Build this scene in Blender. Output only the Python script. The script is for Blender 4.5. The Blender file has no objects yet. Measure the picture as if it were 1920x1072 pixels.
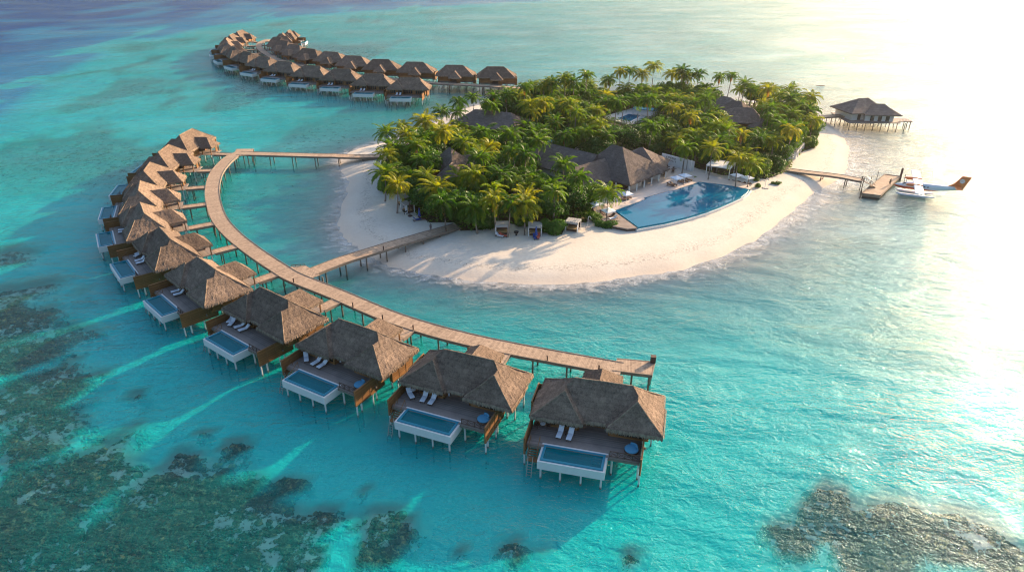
import bpy, math, random
import numpy as np
from mathutils import Vector, Matrix, noise
R = math.radians
random.seed(7)
SC = bpy.context.scene
COL = SC.collection

# ---------------------------------------------------------------- camera model used to lay the place out
F_PX, PITCH, CAM_H = 1280.0, R(27.5), 59.0
def at(x, y, z=0.0):
    """a point of the 1920x1072 photograph -> world x, y at height z"""
    u = (x - 960) / F_PX; v = (y - 536) / F_PX
    dy = math.cos(PITCH) - v * math.sin(PITCH); dz = -math.sin(PITCH) - v * math.cos(PITCH)
    t = (CAM_H - z) / -dz
    return (u * t, dy * t)
def at3(x, y, z=0.0):
    a = at(x, y, z); return Vector((a[0], a[1], z))

# ---------------------------------------------------------------- object helpers
def tag(o, label=None, cat=None, group=None, kind=None):
    if label: o['label'] = label
    if cat: o['category'] = cat
    if group: o['group'] = group
    if kind: o['kind'] = kind
    return o
def empty(name, loc=(0, 0, 0), rz=0.0, label=None, cat=None, group=None):
    o = bpy.data.objects.new(name, None); COL.objects.link(o)
    o.empty_display_size = 0.5
    o.location = loc; o.rotation_euler = (0, 0, rz)
    return tag(o, label, cat, group)
KIDS = {}
def children(o): return KIDS.get(o.name, [])
def setparent(c, p):
    c.parent = p
    KIDS.setdefault(p.name, []).append(c)
def copy_tree(o, parent=None, skip=()):
    c = o.copy(); COL.objects.link(c)
    if parent is not None: setparent(c, parent)
    for ch in children(o):
        if ch.name.split('.')[0] in skip: continue
        copy_tree(ch, c, skip)
    return c

class MB:
    """collects shapes and builds ONE mesh object"""
    def __init__(s): s.v = []; s.f = []; s.m = []; s.uv = {}; s.smooth = False
    def add(s, vs, fs, mi=0):
        b = len(s.v); s.v += [tuple(p) for p in vs]
        for f in fs: s.f.append(tuple(i + b for i in f)); s.m.append(mi)
    def quad(s, a, b, c, d, mi=0): s.add([a, b, c, d], [(0, 1, 2, 3)], mi)
    def box(s, x0, x1, y0, y1, z0, z1, mi=0):
        s.add([(x0,y0,z0),(x1,y0,z0),(x1,y1,z0),(x0,y1,z0),(x0,y0,z1),(x1,y0,z1),(x1,y1,z1),(x0,y1,z1)],
              [(0,3,2,1),(4,5,6,7),(0,1,5,4),(1,2,6,5),(2,3,7,6),(3,0,4,7)], mi)
    def obox(s, c, size, rot, mi=0):
        M = rot if isinstance(rot, Matrix) else Matrix.Rotation(rot, 3, 'Z')
        hx, hy, hz = [q / 2 for q in size]; c = Vector(c)
        vs = [c + M @ Vector((x, y, z)) for z in (-hz, hz) for x, y in ((-hx,-hy),(hx,-hy),(hx,hy),(-hx,hy))]
        s.add(vs, [(0,3,2,1),(4,5,6,7),(0,1,5,4),(1,2,6,5),(2,3,7,6),(3,0,4,7)], mi)
    def bar(s, a, b, w, h=None, mi=0):
        a = Vector(a); b = Vector(b); h = h or w
        d = b - a; L = d.length
        if L < 1e-6: return
        q = d.to_track_quat('X', 'Z').to_matrix()
        s.obox((a + b) / 2, (L, w, h), q, mi)
    def tube(s, pts, rad, n=8, mi=0, cap=True, sy=1.0):
        pts = [Vector(p) for p in pts]
        if not hasattr(rad, '__len__'): rad = [rad] * len(pts)
        vs = []; fs = []
        for i, p in enumerate(pts):
            d = (pts[min(i+1, len(pts)-1)] - pts[max(i-1, 0)])
            q = d.to_track_quat('Z', 'Y').to_matrix()
            for k in range(n):
                a = 2 * math.pi * k / n
                vs.append(p + q @ Vector((math.cos(a) * rad[i], math.sin(a) * rad[i] * sy, 0)))
        for i in range(len(pts) - 1):
            for k in range(n):
                k2 = (k + 1) % n
                fs.append((i*n+k, i*n+k2, (i+1)*n+k2, (i+1)*n+k))
        if cap:
            fs.append(tuple(range(n-1, -1, -1))); fs.append(tuple(range((len(pts)-1)*n, len(pts)*n)))
        s.add(vs, fs, mi)
    def ellipsoid(s, c, r, n=10, m=6, mi=0, rot=None):
        c = Vector(c); vs = []; fs = []
        for j in range(1, m):
            t = math.pi * j / m
            for k in range(n):
                a = 2 * math.pi * k / n
                p = Vector((r[0]*math.sin(t)*math.cos(a), r[1]*math.sin(t)*math.sin(a), r[2]*math.cos(t)))
                vs.append(c + (rot @ p if rot else p))
        T = len(vs)
        for z in (1, -1):
            p = Vector((0, 0, r[2]*z)); vs.append(c + (rot @ p if rot else p))
        for j in range(m-2):
            for k in range(n):
                k2 = (k+1) % n
                fs.append((j*n+k, (j+1)*n+k, (j+1)*n+k2, j*n+k2))
        for k in range(n):
            k2 = (k+1) % n
            fs.append((T, k, k2)); fs.append((T+1, (m-2)*n+k2, (m-2)*n+k))
        s.add(vs, fs, mi)
    def prism(s, poly, z0, z1, mi=0, top=True, bottom=True):
        n = len(poly)
        vs = [(p[0], p[1], z0) for p in poly] + [(p[0], p[1], z1) for p in poly]
        fs = [(i, (i+1) % n, n+(i+1) % n, n+i) for i in range(n)]
        if top: fs.append(tuple(range(n, 2*n)))
        if bottom: fs.append(tuple(range(n-1, -1, -1)))
        s.add(vs, fs, mi)
    def build(s, name, mats, parent=None, smooth=False, loc=None):
        me = bpy.data.meshes.new(name)
        me.from_pydata(s.v, [], s.f)
        if not isinstance(mats, (list, tuple)): mats = [mats]
        for m in mats: me.materials.append(m)
        if len(mats) > 1: me.polygons.foreach_set('material_index', s.m)
        if smooth: me.polygons.foreach_set('use_smooth', [True] * len(s.f))
        if s.uv:
            uvl = me.uv_layers.new(name='UVMap')
            for p in me.polygons:
                if p.index in s.uv:
                    for li, uvc in zip(p.loop_indices, s.uv[p.index]): uvl.data[li].uv = uvc
        me.update()
        o = bpy.data.objects.new(name, me); COL.objects.link(o)
        if parent is not None: setparent(o, parent)
        if loc is not None: o.location = loc
        return o

# ---------------------------------------------------------------- materials
class NT:
    def __init__(s, name):
        s.mat = bpy.data.materials.new(name); s.mat.use_nodes = True
        s.t = s.mat.node_tree; s.t.nodes.clear()
        s.out = s.t.nodes.new('ShaderNodeOutputMaterial')
    def n(s, kind, **kw):
        nd = s.t.nodes.new(kind)
        for k, v in kw.items():
            if k.startswith('i_'): nd.inputs[k[2:].replace('_', ' ')].default_value = v
            else: setattr(nd, k, v)
        return nd
    def l(s, a, b): s.t.links.new(a, b)
    def math(s, op, a, b=None, c=None, clamp=False):
        nd = s.t.nodes.new('ShaderNodeMath'); nd.operation = op; nd.use_clamp = clamp
        for i, q in enumerate((a, b, c)):
            if q is None: continue
            if isinstance(q, (int, float)): nd.inputs[i].default_value = q
            else: s.l(q, nd.inputs[i])
        return nd.outputs[0]
    def ramp(s, fac, stops):
        nd = s.t.nodes.new('ShaderNodeValToRGB'); cr = nd.color_ramp
        while len(cr.elements) > 1: cr.elements.remove(cr.elements[-1])
        for i, (p, c) in enumerate(stops):
            e = cr.elements[0] if i == 0 else cr.elements.new(p)
            e.position = p; e.color = (c[0], c[1], c[2], 1) if hasattr(c, '__len__') else (c, c, c, 1)
        s.l(fac, nd.inputs[0]); return nd.outputs[0]
    def mix(s, fac, a, b, mode='MIX'):
        nd = s.t.nodes.new('ShaderNodeMix'); nd.data_type = 'RGBA'; nd.blend_type = mode
        for sock, q in ((nd.inputs[0], fac), (nd.inputs[6], a), (nd.inputs[7], b)):
            if isinstance(q, (int, float)): sock.default_value = q
            elif isinstance(q, (tuple, list)): sock.default_value = (q[0], q[1], q[2], 1)
            else: s.l(q, sock)
        return nd.outputs[2]
    def noise(s, vec, scale, detail=3, rough=.55, dist=0.0):
        nd = s.n('ShaderNodeTexNoise'); nd.inputs['Scale'].default_value = scale
        nd.inputs['Detail'].default_value = detail; nd.inputs['Roughness'].default_value = rough
        nd.inputs['Distortion'].default_value = dist
        s.l(vec, nd.inputs['Vector']); return nd.outputs['Fac']
    def mapping(s, vec, scale=(1, 1, 1), rot=(0, 0, 0)):
        nd = s.n('ShaderNodeMapping'); nd.inputs['Scale'].default_value = scale; nd.inputs['Rotation'].default_value = rot
        s.l(vec, nd.inputs['Vector']); return nd.outputs[0]
    def bump(s, h, strength=.5, dist=.05, normal=None):
        nd = s.n('ShaderNodeBump'); nd.inputs['Strength'].default_value = strength; nd.inputs['Distance'].default_value = dist
        s.l(h, nd.inputs['Height'])
        if normal is not None: s.l(normal, nd.inputs['Normal'])
        return nd.outputs[0]
    def obj(s): return s.n('ShaderNodeTexCoord').outputs['Object']
    def pos(s): return s.n('ShaderNodeNewGeometry').outputs['Position']
    def uvc(s): return s.n('ShaderNodeTexCoord').outputs['UV']
    def rnd(s): return s.n('ShaderNodeObjectInfo').outputs['Random']
    def bsdf(s, col, rough=.8, normal=None, metal=0.0, spec=.3, **kw):
        b = s.n('ShaderNodeBsdfPrincipled')
        if isinstance(col, (tuple, list)): b.inputs['Base Color'].default_value = (col[0], col[1], col[2], 1)
        else: s.l(col, b.inputs['Base Color'])
        if isinstance(rough, (int, float)): b.inputs['Roughness'].default_value = rough
        else: s.l(rough, b.inputs['Roughness'])
        b.inputs['Metallic'].default_value = metal
        b.inputs['Specular IOR Level'].default_value = spec
        if normal is not None: s.l(normal, b.inputs['Normal'])
        s.l(b.outputs[0], s.out.inputs[0]); return b

def m_plain(name, col, rough=.7, var=.12, scale=3.0, metal=0.0, spec=.3):
    t = NT(name); v = t.noise(t.obj(), scale, 4)
    c = t.mix(v, tuple(q * (1 - var) for q in col), tuple(min(1, q * (1 + var)) for q in col))
    t.bsdf(c, rough, metal=metal, spec=spec); return t.mat

def m_thatch(name, a, b):
    t = NT(name); o = t.obj()
    st = t.noise(t.mapping(o, (4.2, 4.2, .7)), 1.0, 5, .72)
    big = t.noise(o, .55, 3)
    fine = t.noise(t.mapping(o, (11, 11, 3)), 1.0, 3, .7)
    c = t.mix(t.ramp(st, [(.36, 0), (.64, 1)]), a, b)
    c = t.mix(t.math('MULTIPLY', t.ramp(big, [(.35, 0), (.7, 1)]), .45), c, tuple(q * .62 for q in a))
    c = t.mix(t.math('MULTIPLY', t.ramp(fine, [(.45, 0), (.75, 1)]), .5), c, tuple(min(1, q * 1.5) for q in b))
    sz = t.n('ShaderNodeSeparateXYZ'); t.l(o, sz.inputs[0])
    crs = t.math('FRACT', t.math('ADD', t.math('MULTIPLY', sz.outputs['Z'], 1.9), t.math('MULTIPLY', t.noise(o, .9, 4), 1.3)))
    c = t.mix(t.math('MULTIPLY', t.ramp(crs, [(0, 1), (.22, 0), (1, 0)]), .42), c, tuple(q * .5 for q in a))
    bl = t.noise(t.mapping(o, (.8, .8, .35)), 1.0, 4, .6)
    c = t.mix(t.math('MULTIPLY', t.ramp(bl, [(.52, 0), (.68, 1)]), .4), c, tuple(min(1, q * 1.5) for q in b))
    hv = t.n('ShaderNodeHueSaturation'); t.l(c, hv.inputs['Color']); t.l(t.math('ADD', .82, t.math('MULTIPLY', t.rnd(), .36)), hv.inputs['Value']); c = hv.outputs[0]
    h = t.math('ADD', t.math('ADD', st, t.math('MULTIPLY', fine, .6)), t.math('MULTIPLY', crs, .25))
    t.bsdf(c, .95, t.bump(h, .9, .14), spec=.1); return t.mat

def m_planks(name, a, b, axis='X', w=.16, scale=1.0, rough=.75, gap=.35):
    """boards that run along one axis of the object: the other axis is cut into boards"""
    t = NT(name); o = t.obj(); sp = t.n('ShaderNodeSeparateXYZ'); t.l(o, sp.inputs[0])
    s_ = {'X': sp.outputs['Y'], 'Y': sp.outputs['X'], 'Z': sp.outputs['X'], 'H': sp.outputs['Z']}[axis]
    q = t.math('DIVIDE', s_, w); cell = t.math('FLOOR', q); fr = t.math('FRACT', q)
    wn = t.n('ShaderNodeTexWhiteNoise', noise_dimensions='1D'); t.l(cell, wn.inputs['W'])
    sc = {'X': (1.2, 14, 14), 'Y': (14, 1.2, 14), 'Z': (14, 14, 1.2), 'H': (2, 2, 14)}[axis]
    g = t.noise(t.mapping(o, sc), 1.0, 4)
    k = t.math('ADD', t.math('MULTIPLY', wn.outputs[0], .6), t.math('MULTIPLY', g, .5))
    c = t.mix(k, a, b)
    big = t.noise(o, .5, 3)
    c = t.mix(t.math('MULTIPLY', t.ramp(big, [(.4, 0), (.65, 1)]), .3), c, tuple(z * .55 for z in a))
    edge = t.ramp(fr, [(0.0, 0), (.10, 1), (.90, 1), (1.0, 0)])
    c = t.mix(t.math('MULTIPLY', t.math('SUBTRACT', 1.0, edge), gap), c, (.02, .015, .01))
    t.bsdf(c, rough, t.bump(edge, .5, .02), spec=.2); return t.mat

def m_jetty(name, a, b):
    t = NT(name); sp = t.n('ShaderNodeSeparateXYZ'); t.l(t.uvc(), sp.inputs[0])
    q = t.math('DIVIDE', sp.outputs['X'], .24); cell = t.math('FLOOR', q); fr = t.math('FRACT', q)
    wn = t.n('ShaderNodeTexWhiteNoise', noise_dimensions='1D'); t.l(cell, wn.inputs['W'])
    q2 = t.math('FLOOR', t.math('DIVIDE', sp.outputs['X'], 2.4))
    wn2 = t.n('ShaderNodeTexWhiteNoise', noise_dimensions='1D'); t.l(q2, wn2.inputs['W'])
    big = t.noise(t.pos(), .35, 4)
    k = t.math('ADD', t.math('MULTIPLY', wn.outputs[0], .45), t.math('MULTIPLY', big, .35))
    k = t.math('ADD', k, t.math('MULTIPLY', wn2.outputs[0], .2))
    c = t.mix(k, a, b)
    wear = t.noise(t.pos(), 1.7, 5, .7)
    c = t.mix(t.math('MULTIPLY', t.ramp(wear, [(.46, 0), (.66, 1)]), .6), c, tuple(z * .45 for z in a))
    edge = t.ramp(fr, [(0.0, 0), (.08, 1), (.92, 1), (1.0, 0)])
    c = t.mix(t.math('MULTIPLY', t.math('SUBTRACT', 1.0, edge), .55), c, (.03, .02, .015))
    t.bsdf(c, .8, t.bump(edge, .4, .02), spec=.2); return t.mat

def m_pile(name, top, low):
    t = NT(name); sp = t.n('ShaderNodeSeparateXYZ'); t.l(t.pos(), sp.inputs[0])
    nz = t.noise(t.pos(), 3.0, 3)
    h = t.math('ADD', sp.outputs['Z'], t.math('MULTIPLY', nz, .5))
    c = t.mix(t.ramp(t.math('MULTIPLY', h, .5), [(.22, 0), (.34, 1)]), low, top)
    c = t.mix(t.math('MULTIPLY', nz, .3), c, tuple(q * .6 for q in top))
    t.bsdf(c, .8); return t.mat

def m_leaf(name, a, b, c_, trans=.45, scale=.6):
    t = NT(name); r = t.rnd(); o = t.obj()
    nz = t.noise(o, scale, 3)
    k = t.math('ADD', t.math('MULTIPLY', r, .55), t.math('MULTIPLY', nz, .55))
    col = t.ramp(k, [(.2, a), (.55, b), (.9, c_)])
    d = t.n('ShaderNodeBsdfPrincipled'); t.l(col, d.inputs['Base Color']); d.inputs['Roughness'].default_value = .5
    d.inputs['Specular IOR Level'].default_value = .35
    tr = t.n('ShaderNodeBsdfTranslucent')
    tc = t.mix(1.0, col, (1.9, 1.7, .5), 'MULTIPLY'); t.l(tc, tr.inputs[0])
    mx = t.n('ShaderNodeMixShader'); mx.inputs[0].default_value = trans
    t.l(d.outputs[0], mx.inputs[1]); t.l(tr.outputs[0], mx.inputs[2]); t.l(mx.outputs[0], t.out.inputs[0])
    return t.mat

def m_poolwater(name, col, deep=.0):
    t = NT(name); p = t.pos()
    h = t.noise(p, 1.1, 3)
    nrm = t.bump(h, .12, .05)
    d = t.n('ShaderNodeBsdfDiffuse'); d.inputs[0].default_value = (*col, 1)
    nz = t.noise(p, .25, 2)
    cc = t.mix(nz, tuple(q * .8 for q in col), tuple(q * 1.2 for q in col)); t.l(cc, d.inputs[0])
    tr = t.n('ShaderNodeBsdfTransparent'); tr.inputs[0].default_value = (.18, .72, .85, 1)
    m0 = t.n('ShaderNodeMixShader'); m0.inputs[0].default_value = .5 - deep
    t.l(d.outputs[0], m0.inputs[1]); t.l(tr.outputs[0], m0.inputs[2])
    g = t.n('ShaderNodeBsdfGlossy'); g.inputs['Roughness'].default_value = .03; t.l(nrm, g.inputs['Normal'])
    fr = t.n('ShaderNodeFresnel'); fr.inputs[0].default_value = 1.23 if deep else 1.2; t.l(nrm, fr.inputs['Normal'])
    mx = t.n('ShaderNodeMixShader'); t.l(fr.outputs[0], mx.inputs[0])
    t.l(m0.outputs[0], mx.inputs[1]); t.l(g.outputs[0], mx.inputs[2]); t.l(mx.outputs[0], t.out.inputs[0])
    return t.mat

M = {}
M['thatch'] = m_thatch('thatch', (.105, .076, .058), (.22, .16, .118))
M['fringe'] = m_thatch('thatch_fringe', (.14, .105, .08), (.30, .22, .155))
M['thatch_far'] = m_thatch('thatch_dark', (.11, .09, .08), (.19, .155, .135))
M['deck'] = m_planks('grey_decking', (.17, .135, .115), (.34, .28, .24), 'X', .17)
M['screen'] = m_planks('slatted_timber', (.14, .062, .022), (.33, .165, .06), 'H', .15)
M['wall'] = m_planks('timber_boards', (.17, .075, .027), (.38, .19, .07), 'H', .2)
M['timber'] = m_planks('timber_frame', (.16, .075, .03), (.30, .16, .07), 'Z', .2, gap=.1)
M['jetty'] = m_jetty('jetty_planks', (.26, .185, .13), (.49, .365, .26))
M['jetty_side'] = m_plain('jetty_beam', (.20, .16, .125), .85, .3, 1.5)
M['pile'] = m_pile('painted_pile', (.66, .66, .62), (.09, .10, .08))
M['jpile'] = m_pile('jetty_pile', (.20, .155, .115), (.03, .035, .03))
M['poolwhite'] = m_plain('white_render', (.66, .64, .60), .7, .08, 1.2)
M['rim'] = m_plain('teal_tiles', (.012, .20, .28), .35, .15, 6)
M['poolin'] = m_plain('blue_tiles', (.01, .20, .30), .4, .15, 6)
M['pw'] = m_poolwater('pool_water', (.0, .22, .25))
M['pw_main'] = m_poolwater('main_pool_water', (.0, .15, .27), .3)
M['glass'] = m_plain('dark_glass', (.015, .02, .025), .08, .1, spec=.6)
M['white'] = m_plain('white_paint', (.75, .74, .71), .55, .05)
M['cloth'] = m_plain('white_cloth', (.72, .74, .78), .9, .06, 8)
M['canvas'] = m_plain('canvas', (.34, .34, .33), .9, .08, 5)
M['blue_cloth'] = m_plain('blue_cloth', (.09, .30, .44), .9, .1, 6)
M['navy'] = m_plain('navy_cloth', (.03, .07, .26), .9, .1, 6)
M['red_cloth'] = m_plain('red_cloth', (.45, .10, .07), .9, .1, 6)
M['tan_cloth'] = m_plain('tan_cloth', (.42, .27, .12), .9, .1, 6)
M['wicker'] = m_plain('brown_wicker', (.10, .055, .035), .8, .3, 20)
M['darkwood'] = m_plain('dark_wood', (.09, .055, .04), .7, .3, 5)
M['metal'] = m_plain('weathered_metal', (.35, .34, .32), .4, .1, metal=.6)
M['stone'] = m_plain('pale_stone', (.55, .47, .41), .8, .14, 2)
M['plaster'] = m_plain('white_plaster', (.62, .60, .57), .85, .1, .8)
M['coral_rock'] = m_plain('reef_rock', (.13, .10, .055), .95, .5, 3)
M['leaf1'] = m_leaf('palm_leaf', (.020, .080, .005), (.075, .165, .009), (.26, .26, .018))
M['leaf2'] = m_leaf('broad_leaf', (.015, .070, .005), (.055, .145, .009), (.16, .23, .013), .3)
M['leaf3'] = m_leaf('shrub_leaf', (.022, .085, .006), (.050, .145, .010), (.10, .19, .014), .3)
M['dryleaf'] = m_leaf('dry_frond', (.16, .08, .02), (.24, .13, .03), (.32, .18, .04), .3)
M['trunk'] = m_plain('palm_trunk', (.24, .19, .15), .9, .3, 4)
M['bark'] = m_plain('bark', (.12, .09, .065), .9, .3, 4)
# ---------------------------------------------------------------- camera, sun, sky
cam = bpy.data.cameras.new('camera'); camo = bpy.data.objects.new('camera', cam); COL.objects.link(camo)
cam.sensor_width = 36; cam.lens = 36 * F_PX / 1920; cam.clip_start = 1; cam.clip_end = 12000
camo.location = (0, 0, CAM_H); camo.rotation_euler = (math.pi / 2 - PITCH, 0, 0)
SC.camera = camo
SUN_AZ, SUN_EL = R(48.5), R(17.0)
sv = Vector((math.sin(SUN_AZ) * math.cos(SUN_EL), math.cos(SUN_AZ) * math.cos(SUN_EL), math.sin(SUN_EL)))
sl = bpy.data.lights.new('sun', 'SUN'); sl.energy = 5.0; sl.angle = R(.8); sl.color = (1.0, .70, .43)
so = bpy.data.objects.new('sun', sl); COL.objects.link(so); so.rotation_euler = sv.to_track_quat('Z', 'Y').to_euler()
so.location = (200, 200, 200)
w = bpy.data.worlds.new('World'); SC.world = w; w.use_nodes = True
wt = w.node_tree; bg = wt.nodes['Background']
sk = wt.nodes.new('ShaderNodeTexSky'); sk.sky_type = 'NISHITA'; sk.sun_disc = False
sk.sun_elevation = SUN_EL; sk.sun_rotation = SUN_AZ; sk.air_density = 1.1; sk.dust_density = 5.0; sk.ozone_density = 3.2
wt.links.new(sk.outputs[0], bg.inputs[0]); bg.inputs[1].default_value = .15
SC.view_settings.view_transform = 'Standard'; SC.view_settings.look = 'None'
SC.view_settings.exposure = 1.27; SC.view_settings.gamma = 1; SC.view_settings.use_curve_mapping = False
SC.render.engine = 'CYCLES'
cy = SC.cycles
cy.max_bounces = 6; cy.diffuse_bounces = 2; cy.glossy_bounces = 3; cy.transmission_bounces = 3
cy.transparent_max_bounces = 8; cy.volume_bounces = 0; cy.caustics_reflective = False; cy.caustics_refractive = False
cy.sample_clamp_indirect = 6; cy.sample_clamp_direct = 0
cy.use_denoising = True
cy.use_adaptive_sampling = True; cy.adaptive_threshold = .006
SC.render.film_transparent = False
SC.cycles.filter_width = 1.15

# ---------------------------------------------------------------- outlines of the island
SHORE = [(640,303),(655,340),(648,380),(640,420),(665,460),(710,487),(770,508),(850,521),(950,528),(1050,529),(1150,523),
         (1250,508),(1330,487),(1400,455),(1450,420),(1490,385),(1540,352),(1572,332),(1590,302),(1590,275),(1572,250),(1545,228),
         (1500,210),(1430,196),(1350,187),(1250,181),(1150,177),(1040,177),(960,182),(905,196),(868,206),(800,236),(735,262),(665,282)]
SHORE_W = [at(x, y) for x, y in SHORE]
VEG = [(712,352),(738,366),(768,396),(802,420),(848,420),(860,436),(905,434),(935,420),(1010,428),(1025,441),(1058,443),(1066,424),(1108,418),
       (1118,392),(1112,366),(1096,352),(1060,330),(1080,318),(1160,300),(1248,296),(1306,318),(1322,322),(1350,330),(1440,338),(1482,322),(1492,296),(1512,284),(1532,278),
       (1526,252),(1514,228),(1480,210),(1400,196),(1250,190),(1110,187),(980,191),(935,206),(880,236),(805,266),(748,290),(716,312)]
VEG_W = [at(x, y, 1) for x, y in VEG]

def seg_dist(X, Y, pts, closed=True):
    D = np.full(X.shape, 1e9); n = len(pts)
    for i in range(n if closed else n - 1):
        ax, ay = pts[i]; bx, by = pts[(i + 1) % n]
        dx, dy = bx - ax, by - ay
        t = np.clip(((X - ax) * dx + (Y - ay) * dy) / (dx * dx + dy * dy + 1e-9), 0, 1)
        D = np.minimum(D, np.hypot(X - ax - t * dx, Y - ay - t * dy))
    return D
def inside(X, Y, pts):
    I = np.zeros(X.shape, bool); n = len(pts)
    for i in range(n):
        ax, ay = pts[i]; bx, by = pts[(i + 1) % n]
        if ay == by: continue
        c = ((ay > Y) != (by > Y)) & (X < (bx - ax) * (Y - ay) / (by - ay) + ax)
        I ^= c
    return I
def vnoise(X, Y, s, seed=0):
    """smooth value noise 0..1"""
    rs = np.random.RandomState(seed); T = rs.rand(64, 64)
    x = X / s + 100.3; y = Y / s + 77.7
    xi = np.floor(x).astype(int); yi = np.floor(y).astype(int); fx = x - xi; fy = y - yi
    fx = fx * fx * (3 - 2 * fx); fy = fy * fy * (3 - 2 * fy)
    g = lambda a, b: T[a % 64, b % 64]
    return (g(xi, yi) * (1 - fx) + g(xi + 1, yi) * fx) * (1 - fy) + (g(xi, yi + 1) * (1 - fx) + g(xi + 1, yi + 1) * fx) * fy
def fbm(X, Y, s, seed=0, o=4):
    r = 0; a = 1; tot = 0
    for i in range(o):
        r = r + a * vnoise(X, Y, s, seed + i); tot += a; a *= .55; s *= .5
    return r / tot
def sstep(a, b, x):
    t = np.clip((x - a) / (b - a), 0, 1); return t * t * (3 - 2 * t)

# rounded shoreline
def smooth_closed(pts, n=6):
    out = []; N = len(pts)
    for i in range(N):
        p0, p1, p2, p3 = [np.array(pts[(i + k) % N]) for k in (-1, 0, 1, 2)]
        for j in range(n):
            t = j / n
            out.append(tuple(.5 * ((2*p1) + (-p0+p2)*t + (2*p0-5*p1+4*p2-p3)*t*t + (-p0+3*p1-3*p2+p3)*t**3)))
    return out
def smooth_open(pts, n=8):
    out = []; N = len(pts)
    for i in range(N - 1):
        p0 = np.array(pts[max(i-1, 0)]); p1 = np.array(pts[i]); p2 = np.array(pts[i+1]); p3 = np.array(pts[min(i+2, N-1)])
        for j in range(n):
            t = j / n
            out.append(tuple(.5 * ((2*p1) + (-p0+p2)*t + (2*p0-5*p1+4*p2-p3)*t*t + (-p0+3*p1-3*p2+p3)*t**3)))
    out.append(tuple(pts[-1])); return out
SHORE_S = smooth_closed(SHORE_W, 4)
DEEP = [at(*p) for p in ((-500, 560), (-200, 380), (0, 238), (110, 150), (240, 92), (400, 52), (580, 30), (860, 12), (1300, -14), (1900, -40))]
CORAL_PX = [((-60,1120),330,1.0),((130,930),150,1.0),((300,1010),190,1.0),((60,760),120,.95),((120,650),75,.75),((20,640),110,.9),
            ((450,960),90,1.0),((350,880),38,1.0),((450,857),30,1.0),((265,758),24,1.0),((200,718),22,1.0),((545,932),42,1.0),((515,965),24,.9),((612,990),38,1.0),((600,1020),24,1.0),
            ((730,1010),62,1.0),((700,1060),50,1.0),((480,1050),120,.95),((390,830),20,.9),((865,1052),11,1.0),((965,1055),30,1.0),((1180,1062),28,1.0),((560,1075),60,.9),
            ((1570,1010),90,1.0),((1480,1040),60,1.0),((1560,950),42,1.0),((1700,1020),110,1.0),((1810,1010),70,1.0),((1860,1060),90,1.0),((1640,1070),110,1.0),
            ((1290,1050),9,1.0),((1375,1000),8,1.0),((690,940),9,.9),((640,945),6,.9),((270,815),14,.9),((145,690),26,.8),((120,925),26,1.0),((210,888),20,1.0),
            ((290,770),10,.9),((1022,1060),9,.9),((330,930),60,.9),((800,1000),8,.8),((60,560),70,.85),((10,500),70,.8),((30,690),110,.95),((90,830),110,1.0),((-20,600),90,.9),((160,560),26,.5)]
def coral_density(X, Y):
    C = np.zeros(X.shape)
    for (px, py), r, s in CORAL_PX:
        cx, cy_ = at(px, py, -2); ex, _ = at(px + r, py, -2); rw = abs(ex - cx)
        d = np.hypot(X - cx, (Y - cy_)) / rw
        C = np.maximum(C, s * (1 - sstep(.55, 1.15, d + (fbm(X, Y, 5, 11) - .5) * .9)))
    # the broad flats of the outer reef, broken and faint
    far = sstep(120, 200, Y) * (1 - sstep(-90, -10, X)) * .62 * sstep(.47, .62, fbm(X, Y * .6, 26, 21))
    return np.maximum(C, far)
def terrain(X, Y):
    """height of the sand and the sea floor, plus depth"""
    d = seg_dist(X, Y, SHORE_S); ins = inside(X, Y, SHORE_S)
    w_ = (fbm(X, Y, 9, 3) - .5) * 2.4
    s = np.where(ins, d, -d) + w_
    up = 1.12 * (1 - np.exp(-np.maximum(s, 0) / 4.0)) + .05 * (fbm(X, Y, 3, 5) - .5) * (s > 1)
    dd = np.maximum(-s, 0)
    und = 3.1 + (fbm(X, Y, 30, 8) - .5) * 1.3
    # the shelf is wider to the south-east and far east of the island
    wide = 20 + 24 * sstep(20, 110, X) + 14 * sstep(230, 300, Y)
    dn = und * (1 - np.exp(-(dd / wide) ** 1.3))
    dn = dn - .9 * sstep(260, 420, Y) * (1 - np.exp(-dd / 30))
    e = seg_dist(X, Y, DEEP, False)
    poly = DEEP + [(4000, 5000), (-4000, 5000), (-4000, -500)]
    out = inside(X, Y, poly)
    dn = dn + np.where(out, 1.5 + 26 * (1 - np.exp(-e / 95)), 1.5 * np.exp(-e / 40)) * (dd > 5)
    return np.where(s > 0, up, -dn), s
def axis(lo, hi, step, reach, g=1.13):
    a = list(np.arange(lo, hi + step, step)); s = step; x = a[-1]
    while x < reach: s *= g; x += s; a.append(x)
    s = step; x = a[0]; pre = []
    while x > -reach: s *= g; x -= s; pre.append(x)
    return np.array(pre[::-1] + a)
gx = axis(-205, 200, 1.5, 1500); gy = axis(40, 330, 1.5, 1500)
GX, GY = np.meshgrid(gx, gy)
HZ, SD = terrain(GX, GY)
CD = coral_density(GX, GY)
nx, ny = len(gx), len(gy)
rock = np.clip(CD - .35, 0, 1) * (fbm(GX, GY, 4, 31) * 1.5)
HZ2 = np.where(HZ < -.3, np.minimum(HZ + (-.65 - HZ) * .85 * np.clip(CD * 1.1, 0, 1) * (HZ < -.85) + rock * .5, -.25), HZ)
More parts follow.
